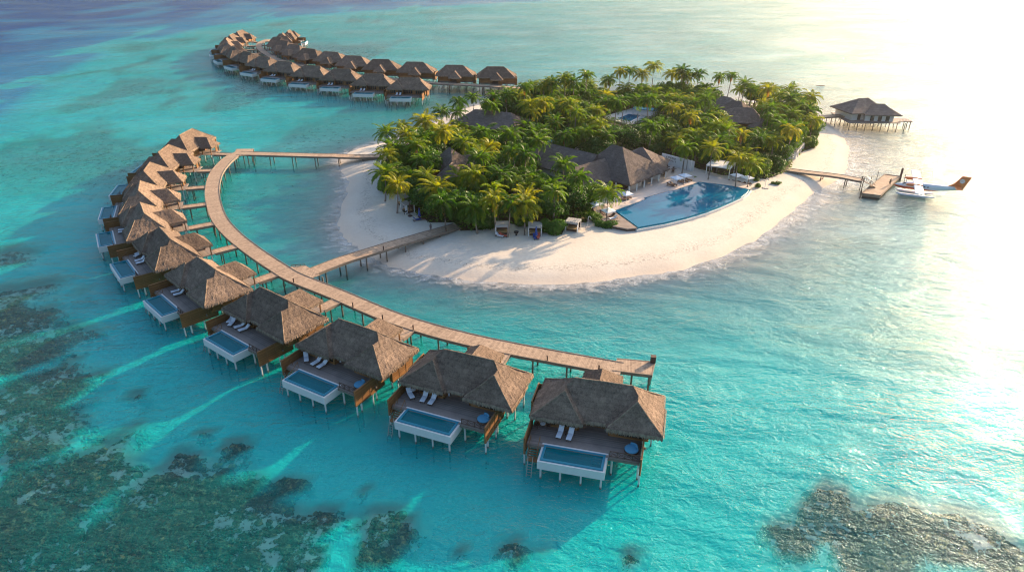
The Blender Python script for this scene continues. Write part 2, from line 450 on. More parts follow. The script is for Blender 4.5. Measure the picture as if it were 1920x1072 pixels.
def grid_mesh(name, Z, keep, attrs, mat, smooth=True):
    idx = np.arange(nx * ny).reshape(ny, nx)
    f = np.stack([idx[:-1, :-1], idx[:-1, 1:], idx[1:, 1:], idx[1:, :-1]], -1)[keep]
    used = np.unique(f); remap = np.full(nx * ny, -1); remap[used] = np.arange(len(used))
    V = np.stack([GX.ravel()[used], GY.ravel()[used], Z.ravel()[used]], -1)
    me = bpy.data.meshes.new(name); me.from_pydata(V.tolist(), [], remap[f].tolist())
    for k, a in attrs.items():
        at_ = me.attributes.new(k, 'FLOAT', 'POINT'); at_.data.foreach_set('value', a.ravel()[used].astype(np.float32))
    me.materials.append(mat); me.polygons.foreach_set('use_smooth', [smooth] * len(me.polygons)); me.update()
    o = bpy.data.objects.new(name, me); COL.objects.link(o); return o
cellmax = np.maximum.reduce([HZ2[:-1, :-1], HZ2[1:, :-1], HZ2[:-1, 1:], HZ2[1:, 1:]])

# sand of the beach
t = NT('beach_sand'); p = t.pos(); sp = t.n('ShaderNodeSeparateXYZ'); t.l(p, sp.inputs[0])
n1 = t.noise(p, .12, 4); n2 = t.noise(p, 1.6, 5, .65); n3 = t.noise(p, 9, 3)
c = t.mix(n1, (.54, .49, .41), (.67, .62, .53))
c = t.mix(t.math('MULTIPLY', t.ramp(n2, [(.42, 0), (.7, 1)]), .35), c, (.47, .39, .30))
wet = t.ramp(t.math('ADD', sp.outputs['Z'], t.math('MULTIPLY', n1, .3)), [(.1, 1), (.95, 0)])
c = t.mix(t.math('MULTIPLY', wet, .6), c, (.60, .47, .35))
us = t.mix(t.noise(p, .09, 4), (.62, .59, .50), (.84, .80, .68))
us = t.mix(t.math('MULTIPLY', t.ramp(t.noise(p, .5, 5, .6), [(.38, 0), (.72, 1)]), .5), us, (.42, .44, .36))
c = t.mix(t.ramp(t.math('ADD', sp.outputs['Z'], .5), [(.2, 1), (.5, 0)]), c, us)
# the wrack line: leaf litter left by the last high tide
wr = t.math('ABSOLUTE', t.math('SUBTRACT', t.math('ADD', sp.outputs['Z'], t.math('MULTIPLY', t.noise(p, .3, 3), .5)), 1.02))
wl = t.math('MULTIPLY', t.ramp(wr, [(0, 1), (.17, 0)]), t.ramp(t.noise(p, 2.2, 5, .75), [(.5, 0), (.62, 1)]))
c = t.mix(t.math('MULTIPLY', wl, .8), c, (.20, .16, .12))
hh = t.math('ADD', t.math('MULTIPLY', n2, .8), t.math('MULTIPLY', n3, .35))
t.bsdf(c, .95, t.bump(hh, .45, .12), spec=.12)
M['sand'] = t.mat
# the sea floor
t = NT('sea_floor'); p = t.pos()
ca = t.n('ShaderNodeAttribute', attribute_name='coral').outputs['Fac']
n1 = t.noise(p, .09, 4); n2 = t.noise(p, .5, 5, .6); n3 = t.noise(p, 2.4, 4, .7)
sandc = t.mix(n1, (.62, .59, .50), (.84, .80, .68))
sandc = t.mix(t.math('MULTIPLY', t.ramp(n2, [(.38, 0), (.72, 1)]), .5), sandc, (.42, .44, .36))
sandc = t.mix(t.math('MULTIPLY', t.ramp(n3, [(.55, 0), (.75, 1)]), .35), sandc, (.85, .82, .72))  # bright mottling put into the sand colour, standing in for caustic light
vo = t.n('ShaderNodeTexVoronoi'); vo.inputs['Scale'].default_value = .95; t.l(p, vo.inputs['Vector'])
vo2 = t.n('ShaderNodeTexVoronoi'); vo2.inputs['Scale'].default_value = 2.3; t.l(p, vo2.inputs['Vector'])
cor = t.ramp(vo.outputs['Distance'], [(0, (.48, .26, .11)), (.3, (.24, .13, .06)), (.6, (.03, .024, .018))])  # crevice shade painted into the coral colour: near black between lumps
cor = t.mix(t.math('MULTIPLY', t.ramp(t.noise(p, .7, 4), [(.45, 0), (.65, 1)]), .6), cor, (.06, .055, .035))
cor = t.mix(t.math('MULTIPLY', t.ramp(t.noise(p, 1.3, 4), [(.52, 0), (.66, 1)]), .7), cor, (.46, .33, .17))
k = t.math('ADD', t.math('MULTIPLY', ca, .64), t.math('MULTIPLY', t.math('SUBTRACT', t.noise(p, .5, 7, .78), .5), 3.6))
k = t.ramp(k, [(.50, 0), (.62, 1)])
k = t.math('MULTIPLY', k, t.ramp(ca, [(.02, 0), (.2, 1)]))
c = t.mix(k, sandc, cor)
hh = t.math('ADD', t.math('MULTIPLY', t.math('MULTIPLY', k, t.math('SUBTRACT', 1.0, vo2.outputs['Distance'])), 1.6), t.math('MULTIPLY', n3, .3))
t.bsdf(c, .95, t.bump(hh, .9, .4), spec=.1)
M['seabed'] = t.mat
# the water: clear near the shore, tinted and scattering with depth, waves, foam where it runs up the sand
t = NT('sea_water'); p = t.pos()
dep = t.n('ShaderNodeAttribute', attribute_name='depth').outputs['Fac']
WR = R(-28)
def wv(scale, stretch, det, rot=WR, dist=.4): return t.noise(t.mapping(p, (scale / stretch, scale, scale), (0, 0, rot)), 1.0, det, .6, dist)
h1 = wv(.16, 2.0, 3); h2a = wv(.75, 1.7, 4, WR + .25); h3 = wv(3.3, 1.4, 3, WR - .3)
h2 = t.math('SUBTRACT', 1.0, t.math('ABSOLUTE', t.math('SUBTRACT', t.math('MULTIPLY', h2a, 2.6), 1.3)))
calm = t.ramp(t.noise(t.mapping(p, (.02, .035, .02)), 1.0, 3), [(.35, .45), (.65, 1.1)])
hh = t.math('ADD', t.math('MULTIPLY', h1, 2.2), t.math('ADD', t.math('MULTIPLY', h2, .40), t.math('MULTIPLY', h3, .27)))
hh = t.math('MULTIPLY', hh, calm)
nrm = t.bump(hh, 1.0, .52)
def expo(k_): return t.math('POWER', 2.71828, t.math('MULTIPLY', dep, -k_))
cmb = t.n('ShaderNodeCombineColor'); t.l(expo(.38), cmb.inputs[0]); t.l(expo(.03), cmb.inputs[1]); t.l(expo(.045), cmb.inputs[2])
tr = t.n('ShaderNodeBsdfTransparent'); t.l(cmb.outputs[0], tr.inputs[0])
df = t.n('ShaderNodeBsdfDiffuse')
t.l(t.ramp(t.math('DIVIDE', dep, 20.0), [(0, (.02, .80, .75)), (.12, (.0, .74, .72)), (.35, (.008, .20, .36)), (1.0, (.004, .05, .20))]), df.inputs[0])
t.l(nrm, df.inputs['Normal'])
m1 = t.n('ShaderNodeMixShader'); t.l(t.math('SUBTRACT', 1.0, t.math('POWER', 2.71828, t.math('MULTIPLY', t.math('POWER', dep, 1.55), -.095))), m1.inputs[0]); t.l(tr.outputs[0], m1.inputs[1]); t.l(df.outputs[0], m1.inputs[2])
fo = t.n('ShaderNodeBsdfDiffuse'); fo.inputs[0].default_value = (.8, .8, .78, 1)
fn = t.math('ADD', t.noise(p, .5, 5, .7), t.math('MULTIPLY', dep, -.6))
fm = t.math('MULTIPLY', t.ramp(fn, [(.30, 0), (.54, .55)]), t.ramp(t.noise(p, 2.6, 4, .8), [(.35, .35), (.6, 1)]))
m2 = t.n('ShaderNodeMixShader'); t.l(fm, m2.inputs[0]); t.l(m1.outputs[0], m2.inputs[1]); t.l(fo.outputs[0], m2.inputs[2])
gl = t.n('ShaderNodeBsdfGlossy'); gl.inputs['Roughness'].default_value = .025; t.l(nrm, gl.inputs['Normal'])
fr = t.n('ShaderNodeFresnel'); fr.inputs[0].default_value = 1.333; t.l(nrm, fr.inputs['Normal'])
m3 = t.n('ShaderNodeMixShader'); t.l(fr.outputs[0], m3.inputs[0]); t.l(m2.outputs[0], m3.inputs[1]); t.l(gl.outputs[0], m3.inputs[2])
t.l(m3.outputs[0], t.out.inputs[0]); M['sea'] = t.mat

depth = np.maximum(-HZ2, 0)
tag(grid_mesh('beach', HZ2, cellmax > -.35, {}, M['sand']), kind='structure')
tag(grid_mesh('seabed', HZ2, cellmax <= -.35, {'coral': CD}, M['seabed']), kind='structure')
hmin = np.minimum.reduce([HZ2[:-1, :-1], HZ2[1:, :-1], HZ2[:-1, 1:], HZ2[1:, 1:]])
tag(grid_mesh('sea', np.zeros_like(HZ), hmin < .12, {'depth': depth}, M['sea']), kind='structure')

# loose heads of coral standing on the reef, nobody could count them
def coral_heads():
    rs = random.Random(5); mb = MB(); protos = []
    for k in range(5):
        m = MB(); m.ellipsoid((0, 0, 0), (1, 1, .55), 8, 5)
        vs = []
        for v in m.v:
            q = Vector(v); q *= 1 + .8 * noise.noise(q * 2.3 + Vector((k * 7, 0, 0))); vs.append(q)
        protos.append((vs, m.f))
    n = 0; P_ = []
    for _ in range(90000):
        x = rs.uniform(-90, 62); y = rs.uniform(46, 112); P_.append((x, y))
    P_ = np.array(P_); c = coral_density(P_[:, 0], P_[:, 1]); hz, _ = terrain(P_[:, 0], P_[:, 1])
    brk = fbm(P_[:, 0], P_[:, 1], 6, 77, 3)
    ix = np.clip(np.searchsorted(gx, P_[:, 0]) - 1, 0, nx - 2); iy = np.clip(np.searchsorted(gy, P_[:, 1]) - 1, 0, ny - 2)
    fx = (P_[:, 0] - gx[ix]) / (gx[ix + 1] - gx[ix]); fy = (P_[:, 1] - gy[iy]) / (gy[iy + 1] - gy[iy])
    hz = (HZ2[iy, ix] * (1 - fx) + HZ2[iy, ix + 1] * fx) * (1 - fy) + (HZ2[iy + 1, ix] * (1 - fx) + HZ2[iy + 1, ix + 1] * fx) * fy
    for (x, y), cd, z, b in zip(P_, c, hz, brk):
        if cd < .35 or rs.random() > cd * (.04 + max(0, b - .46) * 3.6): continue
        r = rs.uniform(.2, .62) * (1.6 if rs.random() < .1 else 1); vs, fs = protos[rs.randrange(5)]
        a = rs.uniform(0, 6.28); ca_, sa = math.cos(a) * r, math.sin(a) * r; top = rs.uniform(.6, 1.5)
        mb.add([(x + v.x * ca_ - v.y * sa, y + v.x * sa + v.y * ca_, min(z + .15 * r + v.z * r * top, -.1 - .2 * abs(v.x))) for v in vs], fs); n += 1
    t = NT('coral_head'); p = t.pos()
    cc = t.ramp(t.noise(p, 1.1, 4, .8), [(.36, (.015, .012, .01)), (.44, (.20, .11, .05)), (.50, (.03, .022, .015)), (.58, (.36, .24, .12)), (.69, (.75, .42, .13))])
    t.bsdf(cc, .95, t.bump(t.noise(p, 5, 4), .8, .12), spec=.1)
    o = mb.build('coral', t.mat, smooth=True); print('coral heads', n)
    tag(o, 'brown and olive coral heads scattered over the shallow reef', 'coral', kind='stuff')
coral_heads()
# haze
HAZE = .00006
if HAZE:
    mb = MB(); mb.box(-1560, 1560, -1560, 1560, -32, 66)
    t = NT('haze'); v = t.n('ShaderNodeVolumePrincipled'); v.inputs['Density'].default_value = HAZE
    v.inputs['Color'].default_value = (.95, .93, .9, 1); v.inputs['Anisotropy'].default_value = .7
    t.l(v.outputs[0], t.out.inputs['Volume'])
    tag(mb.build('haze', t.mat), 'pale sea haze', 'haze', kind='stuff')
# ---------------------------------------------------------------- water villas
def hip_roof(mb, x0, x1, y0, y1, ze, zr, r0, r1, rot=None, org=(0, 0), thick=.32, n=7, amp=.07, sag=.0, mi=0):
    """a hipped solid: eaves rectangle, ridge r0-r1, a thick edge; the slopes are cut fine and roughened"""
    A = (x0, y0); B = (x1, y0); C_ = (x1, y1); D = (x0, y1)
    alongx = abs(r1[0] - r0[0]) >= abs(r1[1] - r0[1])
    if alongx: faces = [(A, B, r1, r0), (C_, D, r0, r1), (B, C_, r1, r1), (D, A, r0, r0)]
    else: faces = [(B, C_, r1, r0), (D, A, r0, r1), (A, B, r0, r0), (C_, D, r1, r1)]
    c0 = Vector(((x0 + x1) / 2, (y0 + y1) / 2, 0))
    def tf(p):
        if rot is None: return (p[0] + org[0], p[1] + org[1], p[2])
        return (org[0] + p[0] * math.cos(rot) - p[1] * math.sin(rot), org[1] + p[0] * math.sin(rot) + p[1] * math.cos(rot), p[2])
    for a, b, c, d in faces:
        m = n; vs = []
        for j in range(m + 1):
            v = j / m
            for i in range(2 * m + 1):
                u = i / (2 * m)
                px = (a[0] * (1-u) + b[0] * u) * (1-v) + (d[0] * (1-u) + c[0] * u) * v
                py = (a[1] * (1-u) + b[1] * u) * (1-v) + (d[1] * (1-u) + c[1] * u) * v
                z = ze + (zr - ze) * v - sag * math.sin(math.pi * v)
                k = noise.noise(Vector((px * .7, py * .7, z * .7))) * amp * 1.3 + noise.noise(Vector((px * 2.3, py * 2.3, z * 2.3 + 9))) * amp
                vs.append(tf((px, py, z + k * (1 if v < 1 else .6))))
        fs = []
        W_ = 2 * m + 1
        for j in range(m):
            for i in range(2 * m):
                fs.append((j*W_+i, j*W_+i+1, (j+1)*W_+i+1, (j+1)*W_+i))
        mb.add(vs, fs, mi)
    # eave band and underside
    low = [tf((p[0] + (c0.x - p[0]) * .02, p[1] + (c0.y - p[1]) * .02, ze - thick)) for p in (A, B, C_, D)]
    top = [tf((p[0], p[1], ze + .03)) for p in (A, B, C_, D)]
    for i in range(4):
        k = (i + 1) % 4; mb.add([low[i], low[k], top[k], top[i]], [(0, 1, 2, 3)], mi)
    mb.add(low, [(3, 2, 1, 0)], mi)
    return [tf((p[0], p[1], ze)) for p in (A, B, C_, D)]
def fringe(mb, edges, rs, step=.16, drop=(.3, .62), z=None):
    """ragged palm thatch hanging off the eaves"""
    for a, b in edges:
        a = Vector(a); b = Vector(b); L = (b - a).length; d = (b - a) / L; out = Vector((d.y, -d.x, 0))
        k = 0
        for layer in (0, 1):
            s = rs.uniform(0, step)
            while s < L:
                wd = rs.uniform(.10, .26); h = rs.uniform(*drop) * (1 if layer else .8); o_ = rs.uniform(.02, .14) + .05 * layer
                p = a + d * s; q = a + d * min(L, s + wd)
                up = Vector((0, 0, .12))
                t1 = (p + q) / 2 + out * (o_ + .04) - Vector((0, 0, h)) + d * rs.uniform(-.06, .06)
                mb.add([p + up + out * .02, q + up + out * .02, q + out * o_ - Vector((0, 0, h * .55)), t1, p + out * o_ - Vector((0, 0, h * .5))], [(0, 1, 2, 3, 4)])
                s += step * rs.uniform(.5, 1.2)

def lounger(label, group=None, recline=R(38)):
    r = empty('sun_lounger', label=label, cat='sun lounger', group=group)
    m = MB()
    for s in (-.3, .3): m.bar((s, -.95, .30), (s, .95, .30), .06, .08)
    for y in (-.92, -.3, .3, .92): m.bar((-.3, y, .3), (.3, y, .3), .06, .05)
    m.build('frame', M['darkwood'], r)
    for sx in (-.28, .28):
        for sy in (-.85, .8):
            l_ = MB(); l_.box(sx-.035, sx+.035, sy-.035, sy+.035, 0, .28); l_.build('leg', M['darkwood'], r)
    m = MB(); m.box(-.33, .33, -.98, .25, .345, .45)
    m.build('mattress', M['cloth'], r)
    m = MB(); c, s = math.cos(recline), math.sin(recline)
    vs = []
    for (y, z) in ((0, 0), (.82, 0), (.82, .1), (0, .1)):
        yy = .26 + y * c - z * s; zz = .35 + y * s + z * c
        vs += [(-.33, yy, zz), (.33, yy, zz)]
    m.add(vs, [(0, 1, 3, 2), (2, 3, 5, 4), (4, 5, 7, 6), (6, 7, 1, 0), (0, 2, 4, 6), (1, 7, 5, 3)])
    b = m.build('backrest', M['cloth'], r)
    m = MB(); m.obox((0, .26 + .66 * c - .14 * s, .35 + .66 * s + .14 * c), (.5, .24, .08), Matrix.Rotation(recline, 3, 'X')); m.build('pillow', M['cloth'], b)
    return r

def build_villa():
    root = empty('water_villa')
    rs = random.Random(3)
    # roof: a long hipped roof with two hipped wings towards the pool
    m = MB()
    E1 = hip_roof(m, -6.9, 9.0, 3.3, 10.9, 5.35, 8.95, (-2.3, 6.95), (5.0, 6.95), n=12, sag=.12)
    E2 = hip_roof(m, -7.15, -.4, 2.5, 8.2, 5.33, 8.12, (-3.2, 5.1), (-3.2, 7.1), n=9, sag=.12)
    E3 = hip_roof(m, 2.4, 9.25, 2.45, 8.2, 5.31, 8.12, (5.8, 5.0), (5.8, 7.1), n=9, sag=.12)
    roof = m.build('roof', M['thatch'], root)
    m = MB(); z = 5.3
    edges = [((-7.15, 2.5), (-.4, 2.5)), ((-.4, 2.5), (-.4, 3.3)), ((-.4, 3.3), (2.4, 3.3)), ((2.4, 3.3), (2.4, 2.45)), ((2.4, 2.45), (9.25, 2.45)),
             ((9.25, 2.45), (9.25, 8.2)), ((9.0, 8.2), (9.0, 10.9)), ((9.0, 10.9), (-6.9, 10.9)), ((-6.9, 10.9), (-6.9, 8.2)), ((-7.15, 8.2), (-7.15, 2.5))]
    fringe(m, [((a[0], a[1], z), (b[0], b[1], z)) for a, b in edges], rs)
    m.build('thatch_fringe', M['fringe'], roof)
    # ridge caps
    m = MB()
    m.tube([(-2.3, 6.95, 8.93), (1, 6.95, 8.97), (5.0, 6.95, 8.93)], .13, 6)
    for a, b in (((-2.3, 6.95, 8.9), (-6.8, 10.8, 5.4)), ((5.0, 6.95, 8.9), (8.9, 10.8, 5.4)), ((-3.2, 5.1, 8.08), (-7.05, 2.6, 5.4)), ((-3.2, 5.1, 8.08), (-.6, 2.65, 5.45)),
                 ((5.8, 5.0, 8.08), (9.15, 2.55, 5.4)), ((5.8, 5.0, 8.08), (2.6, 2.65, 5.45))):
        a = Vector(a); b = Vector(b); mid = (a + b) / 2 - Vector((0, 0, .10)); m.tube([a, mid, b], .10, 5)
    m.build('ridge_cap', M['fringe'], roof)
    m = MB(); hip_roof(m, -2.0, 3.2, 7.4, 14.4, 5.1, 7.35, (.6, 8.0), (.6, 12.2), n=7, sag=.06)
    er = m.build('entrance_roof', M['thatch'], root)
    m = MB(); z = 5.06
    fringe(m, [((3.2, 10.9, z), (3.2, 14.4, z)), ((3.2, 14.4, z), (-2.0, 14.4, z)), ((-2.0, 14.4, z), (-2.0, 10.9, z))], rs)
    m.build('thatch_fringe', M['fringe'], er)
    # walls
    m = MB()
    m.box(-6.4, -1.1, 4.0, 4.2, 3.05, 3.35); m.box(-6.4, -1.1, 4.0, 4.2, 5.05, 5.5)
    m.box(-1.1, 2.6, 5.2, 5.4, 4.95, 5.5); m.box(2.6, 7.6, 4.0, 4.2, 5.05, 5.5); m.box(2.6, 7.6, 4.0, 4.2, 3.05, 3.3)
    m.box(-1.3, -1.1, 4.0, 5.4, 3.05, 5.5); m.box(2.6, 2.8, 4.0, 5.4, 3.05, 5.5)
    m.box(-6.4, -6.2, 4.2, 10.2, 3.05, 5.5); m.box(7.4, 7.6, 4.2, 10.2, 3.05, 5.5)
    m.box(-6.2, -.9, 10.0, 10.2, 3.05, 5.5); m.box(2.4, 7.4, 10.0, 10.2, 3.05, 5.5)
    m.build('wall', M['wall'], root)
    def win(x0, x1, y, n, z0=3.1, z1=5.05, name='glass_door'):
        f = MB(); w = (x1 - x0) / n
        for i in range(n + 1): f.box(x0 + i*w - .06, x0 + i*w + .06, y - .05, y + .1, z0, z1)
        f.box(x0, x1, y - .045, y + .09, z1 - .1, z1 - .002); f.box(x0, x1, y - .045, y + .09, z0 + .002, z0 + .12)
        fo_ = f.build(name, M['timber'], root)
        g = MB(); g.box(x0, x1, y + .02, y + .05, z0 + .02, z1 - .02); g.build('pane', M['glass'], fo_)
    win(-6.0, -4.0, 4.08, 3); win(-3.0, -1.4, 4.08, 2); win(-1.0, 2.5, 5.26, 4); win(3.8, 7.2, 4.08, 4)
    m = MB(); m.box(-4.0, -3.0, 4.0, 4.2, 3.35, 5.05); m.build('wall_panel', M['timber'], root)
    m = MB(); m.box(2.8, 3.8, 4.02, 4.18, 3.3, 5.05); m.build('wall_panel', M['timber'], root)
    for x in (-.9, 2.25):
        m = MB()
        for k in range(4): m.box(x + k*.06, x + k*.06 + .05, 4.75 + (k % 2)*.05, 4.8 + (k % 2)*.05, 3.12, 5.0)
        m.build('curtain', M['cloth'], root)
    # deck
    m = MB(); m.box(-6.9, 6.9, .15, 4.6, 2.86, 3.0); m.box(-6.9, 7.5, 4.6, 10.9, 2.84, 2.98)
    m.build('deck', M['deck'], root)
    m = MB()
    m.bar((-6.9, .1, 2.72), (6.9, .1, 2.72), .12, .3)
    for y in (3.2, 6.5, 10.4): m.bar((-6.9, y, 2.68), (7.4, y, 2.68), .16, .26)
    for x in (-6.8, -2.2, 2.2, 6.8): m.bar((x, .2, 2.66), (x, 10.8, 2.66), .14, .24)
    m.build('deck_beam', M['jetty_side'], root)
    m = MB(); m.box(-1.8, 3.0, 10.9, 14.6, 2.83, 2.97); m.build('entrance_deck', M['deck'], root)
    for x in (-1.7, 2.9):
        for y in (11.4, 13.9): m = MB(); m.box(x-.09, x+.09, y-.09, y+.09, 2.97, 5.1); m.build('entrance_post', M['timber'], root)
    m = MB(); m.box(-1.6, -.2, 13.6, 13.72, 2.97, 4.9); m.build('entrance_screen', M['timber'], root)
    # privacy screens
    def screen(x, y0, y1, z0, z1):
        s = MB(); s.box(x - .05, x + .05, y0, y1, z0, z1); o = s.build('privacy_screen', M['screen'], root)
        f = MB(); f.box(x - .09, x + .09, y0 - .06, y1 + .03, z1, z1 + .07); f.box(x - .12, x + .12, y0 - .05, y1, z0 - .16, z0)
        k = y0
        while k <= y1 + .01: f.box(x - .085, x + .085, k - .05, k + .05, z0, z1); k += (y1 - y0) / max(2, round((y1 - y0) / 1.5))
        f.build('screen_frame', M['timber'], o)
    screen(-7.05, -.5, 4.1, 2.0, 4.25); screen(7.05, -.8, 5.1, 2.0, 4.25)
    screen(-7.6, 6.0, 10.3, 2.2, 4.9); screen(7.95, 5.9, 10.5, 2.2, 4.9)
    for q in ((7.6, 7.9, 5.75, 5.87), (7.6, 7.9, 10.3, 10.42), (-7.55, -6.4, 10.1, 10.2), (-7.55, -6.4, 5.9, 6.0)):
        m = MB(); m.box(*q, 2.2, 4.9); m.build('side_panel', M['screen'], root)
    # plunge pool: white tub with a teal rim
    m = MB(); X0, X1, Y0, Y1 = -5.0, 3.1, -2.55, .75
    m.box(X0, X1, Y0, Y0 + .25, 1.75, 2.9); m.box(X0, X1, Y1 - .25, Y1, 1.75, 3.01)
    m.box(X0, X0 + .25, Y0 + .25, Y1 - .25, 1.75, 2.9); m.box(X1 - .25, X1, Y0 + .25, Y1 - .25, 1.75, 2.9)
    m.box(X0 + .25, X1 - .25, Y0 + .25, Y1 - .25, 1.75, 1.95)
    pool = m.build('plunge_pool', M['poolwhite'], root)
    m = MB(); a, b, c, d = X0 + .27, X1 - .27, Y0 + .27, Y1 - .27
    m.box(a, b, c, c + .3, 1.95, 3.03); m.box(a, b, d - .3, d, 1.95, 3.03); m.box(a, a + .3, c + .3, d - .3, 1.95, 3.03); m.box(b - .3, b, c + .3, d - .3, 1.95, 3.03)
    m.build('pool_rim', M['rim'], pool)
    m = MB()
    for k in range(4): m.box(b - 1.5, b - .3, d - .3 - .32*(k+1), d - .3 - .32*k, 1.96, 2.88 - .22*k)
    m.build('pool_step', M['rim'], pool)
    m = MB(); m.box(a + .3, b - .3, c + .3, d - .3, 1.955, 1.975); m.build('pool_floor', M['poolin'], pool)
    m = MB(); m.quad((a + .3, c + .3, 2.93), (b - .3, c + .3, 2.93), (b - .3, d - .3, 2.93), (a + .3, d - .3, 2.93)); m.build('pool_water', M['pw'], pool)
    # railing with crosses
    m = MB()
    m.bar((3.3, .25, 3.85), (6.95, .25, 3.85), .1, .07); m.bar((3.3, .25, 3.12), (6.95, .25, 3.12), .07, .06)
    n = 4; w_ = 3.6 / n
    for i in range(n + 1): m.box(3.3 + i*w_ - .04, 3.3 + i*w_ + .04, .21, .29, 3.0, 3.84)
    for i in range(n):
        x = 3.3 + i*w_; m.bar((x, .25, 3.15), (x + w_, .25, 3.8), .04); m.bar((x, .26, 3.8), (x + w_, .26, 3.15), .04)
    m.build('railing', M['darkwood'], root)
    # stair to the water
    m = MB()
    for s in (-6.55, -5.4):
        m.bar((s, 1.0, 2.95), (s, -.75, 1.75), .08, .2); m.bar((s, 1.0, 3.8), (s, -.75, 2.65), .06)
        m.bar((s, 1.0, 2.95), (s, 1.0, 3.8), .06); m.bar((s, -.75, 1.7), (s, -.75, 2.65), .06)
    for k in range(7): m.box(-6.5, -5.45, .75 - k*.25, .95 - k*.25, 2.78 - k*.17, 2.83 - k*.17)
    m.box(-6.6, -5.2, -1.4, -.72, 1.62, 1.7)
    m.build('stair', M['timber'], root)
    m = MB()
    for s in (-6.35, -5.75): m.bar((s, -1.4, 2.4), (s, -2.7, -1.0), .07)
    for k in range(8): z = 1.5 - k*.32; y = -1.4 - (2.4 - z) * .382; m.bar((-6.35, y, z), (-5.75, y, z), .06)
    m.build('ladder', M['metal'], root)
    # piles
    def pile(x, y, top, r=.13, z0=-3.6):
        q = MB(); q.tube([(0, 0, z0), (0, 0, top)], r, 7); q.build('piling', M['pile'], root, smooth=False, loc=(x, y, 0))
    for x in (-6.6, -3.2, .2, 3.6, 6.8):
        for y in (.5, 3.6, 7.0, 10.3): pile(x, y, 2.75)
    for x in (-4.6, -2.2, .3, 2.7): pile(x, -2.2, 1.75, .12)
    pile(-7.05, -.35, 2.1, .11); pile(7.05, -.65, 2.0, .11); pile(7.05, 2.6, 2.0, .11); pile(-7.05, 2.5, 2.0, .11); pile(7.95, 7.0, 2.2, .11); pile(7.95, 10.2, 2.2, .11)
    pile(-1.5, 13.9, 2.8); pile(2.7, 13.9, 2.8)
    return root

VR = lambda th, x, y: (x * math.cos(th) - y * math.sin(th), x * math.sin(th) + y * math.cos(th))
# near arc, from the far end (0) to the villa beside the end platform (10)
ARC = [(-98.2, 191.6, -95), (-97.3, 174.2, -86.5), (-94.4, 157.6, -76), (-89.4, 142.8, -67.5), (-82.0, 128.2, -58.5), (-71.2, 114.4, -51),
       (-57.8, 100.6, -44.8), (-42.4, 89.0, -37.5), (-26.8, 78.7, -30.5), (-9.6, 70.4, -22.2), (8.45, 63.8, -14.3)]
ARC_L = ['thatched water villa at the far tip of the near arc, by the straight jetty', 'stilted thatched villa, second from the far tip of the near arc', 'stilted thatched villa, third from the far tip of the near arc', 'stilted thatched villa, fourth from the far tip of the near arc', 'stilted thatched villa, fifth from the far tip of the near arc', 'middle one of the eleven thatched villas of the near arc', 'thatched pool villa, fifth from the square end platform of the near arc', 'thatched pool villa, fourth from the square end platform of the near arc', 'thatched pool villa, third from the square end platform of the near arc', 'thatched pool villa, second from the square end platform of the near arc', 'nearest thatched pool villa with a round blue daybed, beside the square end platform']
villa0 = build_villa()
VILLAS = []
for i, (x, y, a) in enumerate(ARC):
    o = villa0 if i == 10 else copy_tree(villa0)
    o.location = (x, y, 0); o.rotation_euler = (0, 0, R(a)); VILLAS.append((x, y, R(a)))
    tag(o, ARC_L[i], 'villa', 'thatched water villas along the near curved jetty')
def on_villa(i, o, lx, ly, lz, rz):
    x, y, a = VILLAS[i]; d = VR(a, lx, ly); o.location = (x + d[0], y + d[1], lz); o.rotation_euler = (0, 0, a + rz)
# furniture on the villa decks
VN = ['the arc villa at the far tip', 'arc villa second from the far tip', 'arc villa third from the far tip', 'arc villa fourth from the far tip', 'arc villa fifth from the far tip', 'the middle arc villa', 'villa fifth from the end platform', 'villa fourth from the end platform', 'villa third from the end platform', 'villa second from the end platform', 'villa beside the end platform']
lg0 = lounger('x'); first = True
def place_lounger(i, x, y, rz, label):
    global first
    o = lg0 if first else copy_tree(lg0); first = False
    on_villa(i, o, x, y, 3.0, rz); tag(o, label, 'sun lounger', 'white sun loungers on the villa decks')
vr = random.Random(12)
for i in range(11):
    jx, jy, ja = vr.uniform(-.5, .9), vr.uniform(-.35, .3), vr.uniform(-14, 14)
    if i == 10: jx = jy = ja = 0
    place_lounger(i, -3.2 + jx, 2.7 + jy, R(-4 + ja), 'white lounger nearer the ladder, deck of ' + VN[i])
    place_lounger(i, -1.9 + jx, 2.6 + jy, R(-4 + ja * .6), 'white lounger farther from the ladder, deck of ' + VN[i])
for i in (3, 5, 7):
    place_lounger(i, -6.1, 3.1, R(30), 'white lounger in screened corner, deck of ' + VN[i])
    place_lounger(i, -5.1, 2.7, R(30), 'white lounger beside the corner one, deck of ' + VN[i])
for i in (8, 9):
    place_lounger(i, -5.7, 2.9, R(48), 'single white lounger turned sideways, ' + VN[i])
def daybed(label):
    r = empty('round_daybed', label=label, cat='daybed', group='round blue daybeds on villa decks')
    m = MB(); m.tube([(0, 0, 0), (0, 0, .2), (0, 0, .42)], [.78, .88, .9], 20); m.build('base', M['wicker'], r)
    m = MB(); m.tube([(0, 0, .42), (0, 0, .5), (0, 0, .58)], [.84, .87, .8], 20); m.build('mattress', M['blue_cloth'], r, smooth=False)
    for k in range(3):
        a = R(40 + 40*k); m = MB(); m.obox((math.cos(a)*.64, math.sin(a)*.64, .76), (.42, .14, .36), Matrix.Rotation(a + math.pi/2, 3, 'Z') @ Matrix.Rotation(R(-15), 3, 'X')); m.build('pillow', M['blue_cloth'], r)
    return r
for i, lab in ((10, 'round blue daybed behind the railing of the villa beside the end platform'), (9, 'round blue daybed on the villa second from the end platform'), (8, 'blue daybed half hidden by the screen of the villa third from the end platform')):
    o = daybed(lab); on_villa(i, o, 5.75, 1.75, 3.0, R(-30))
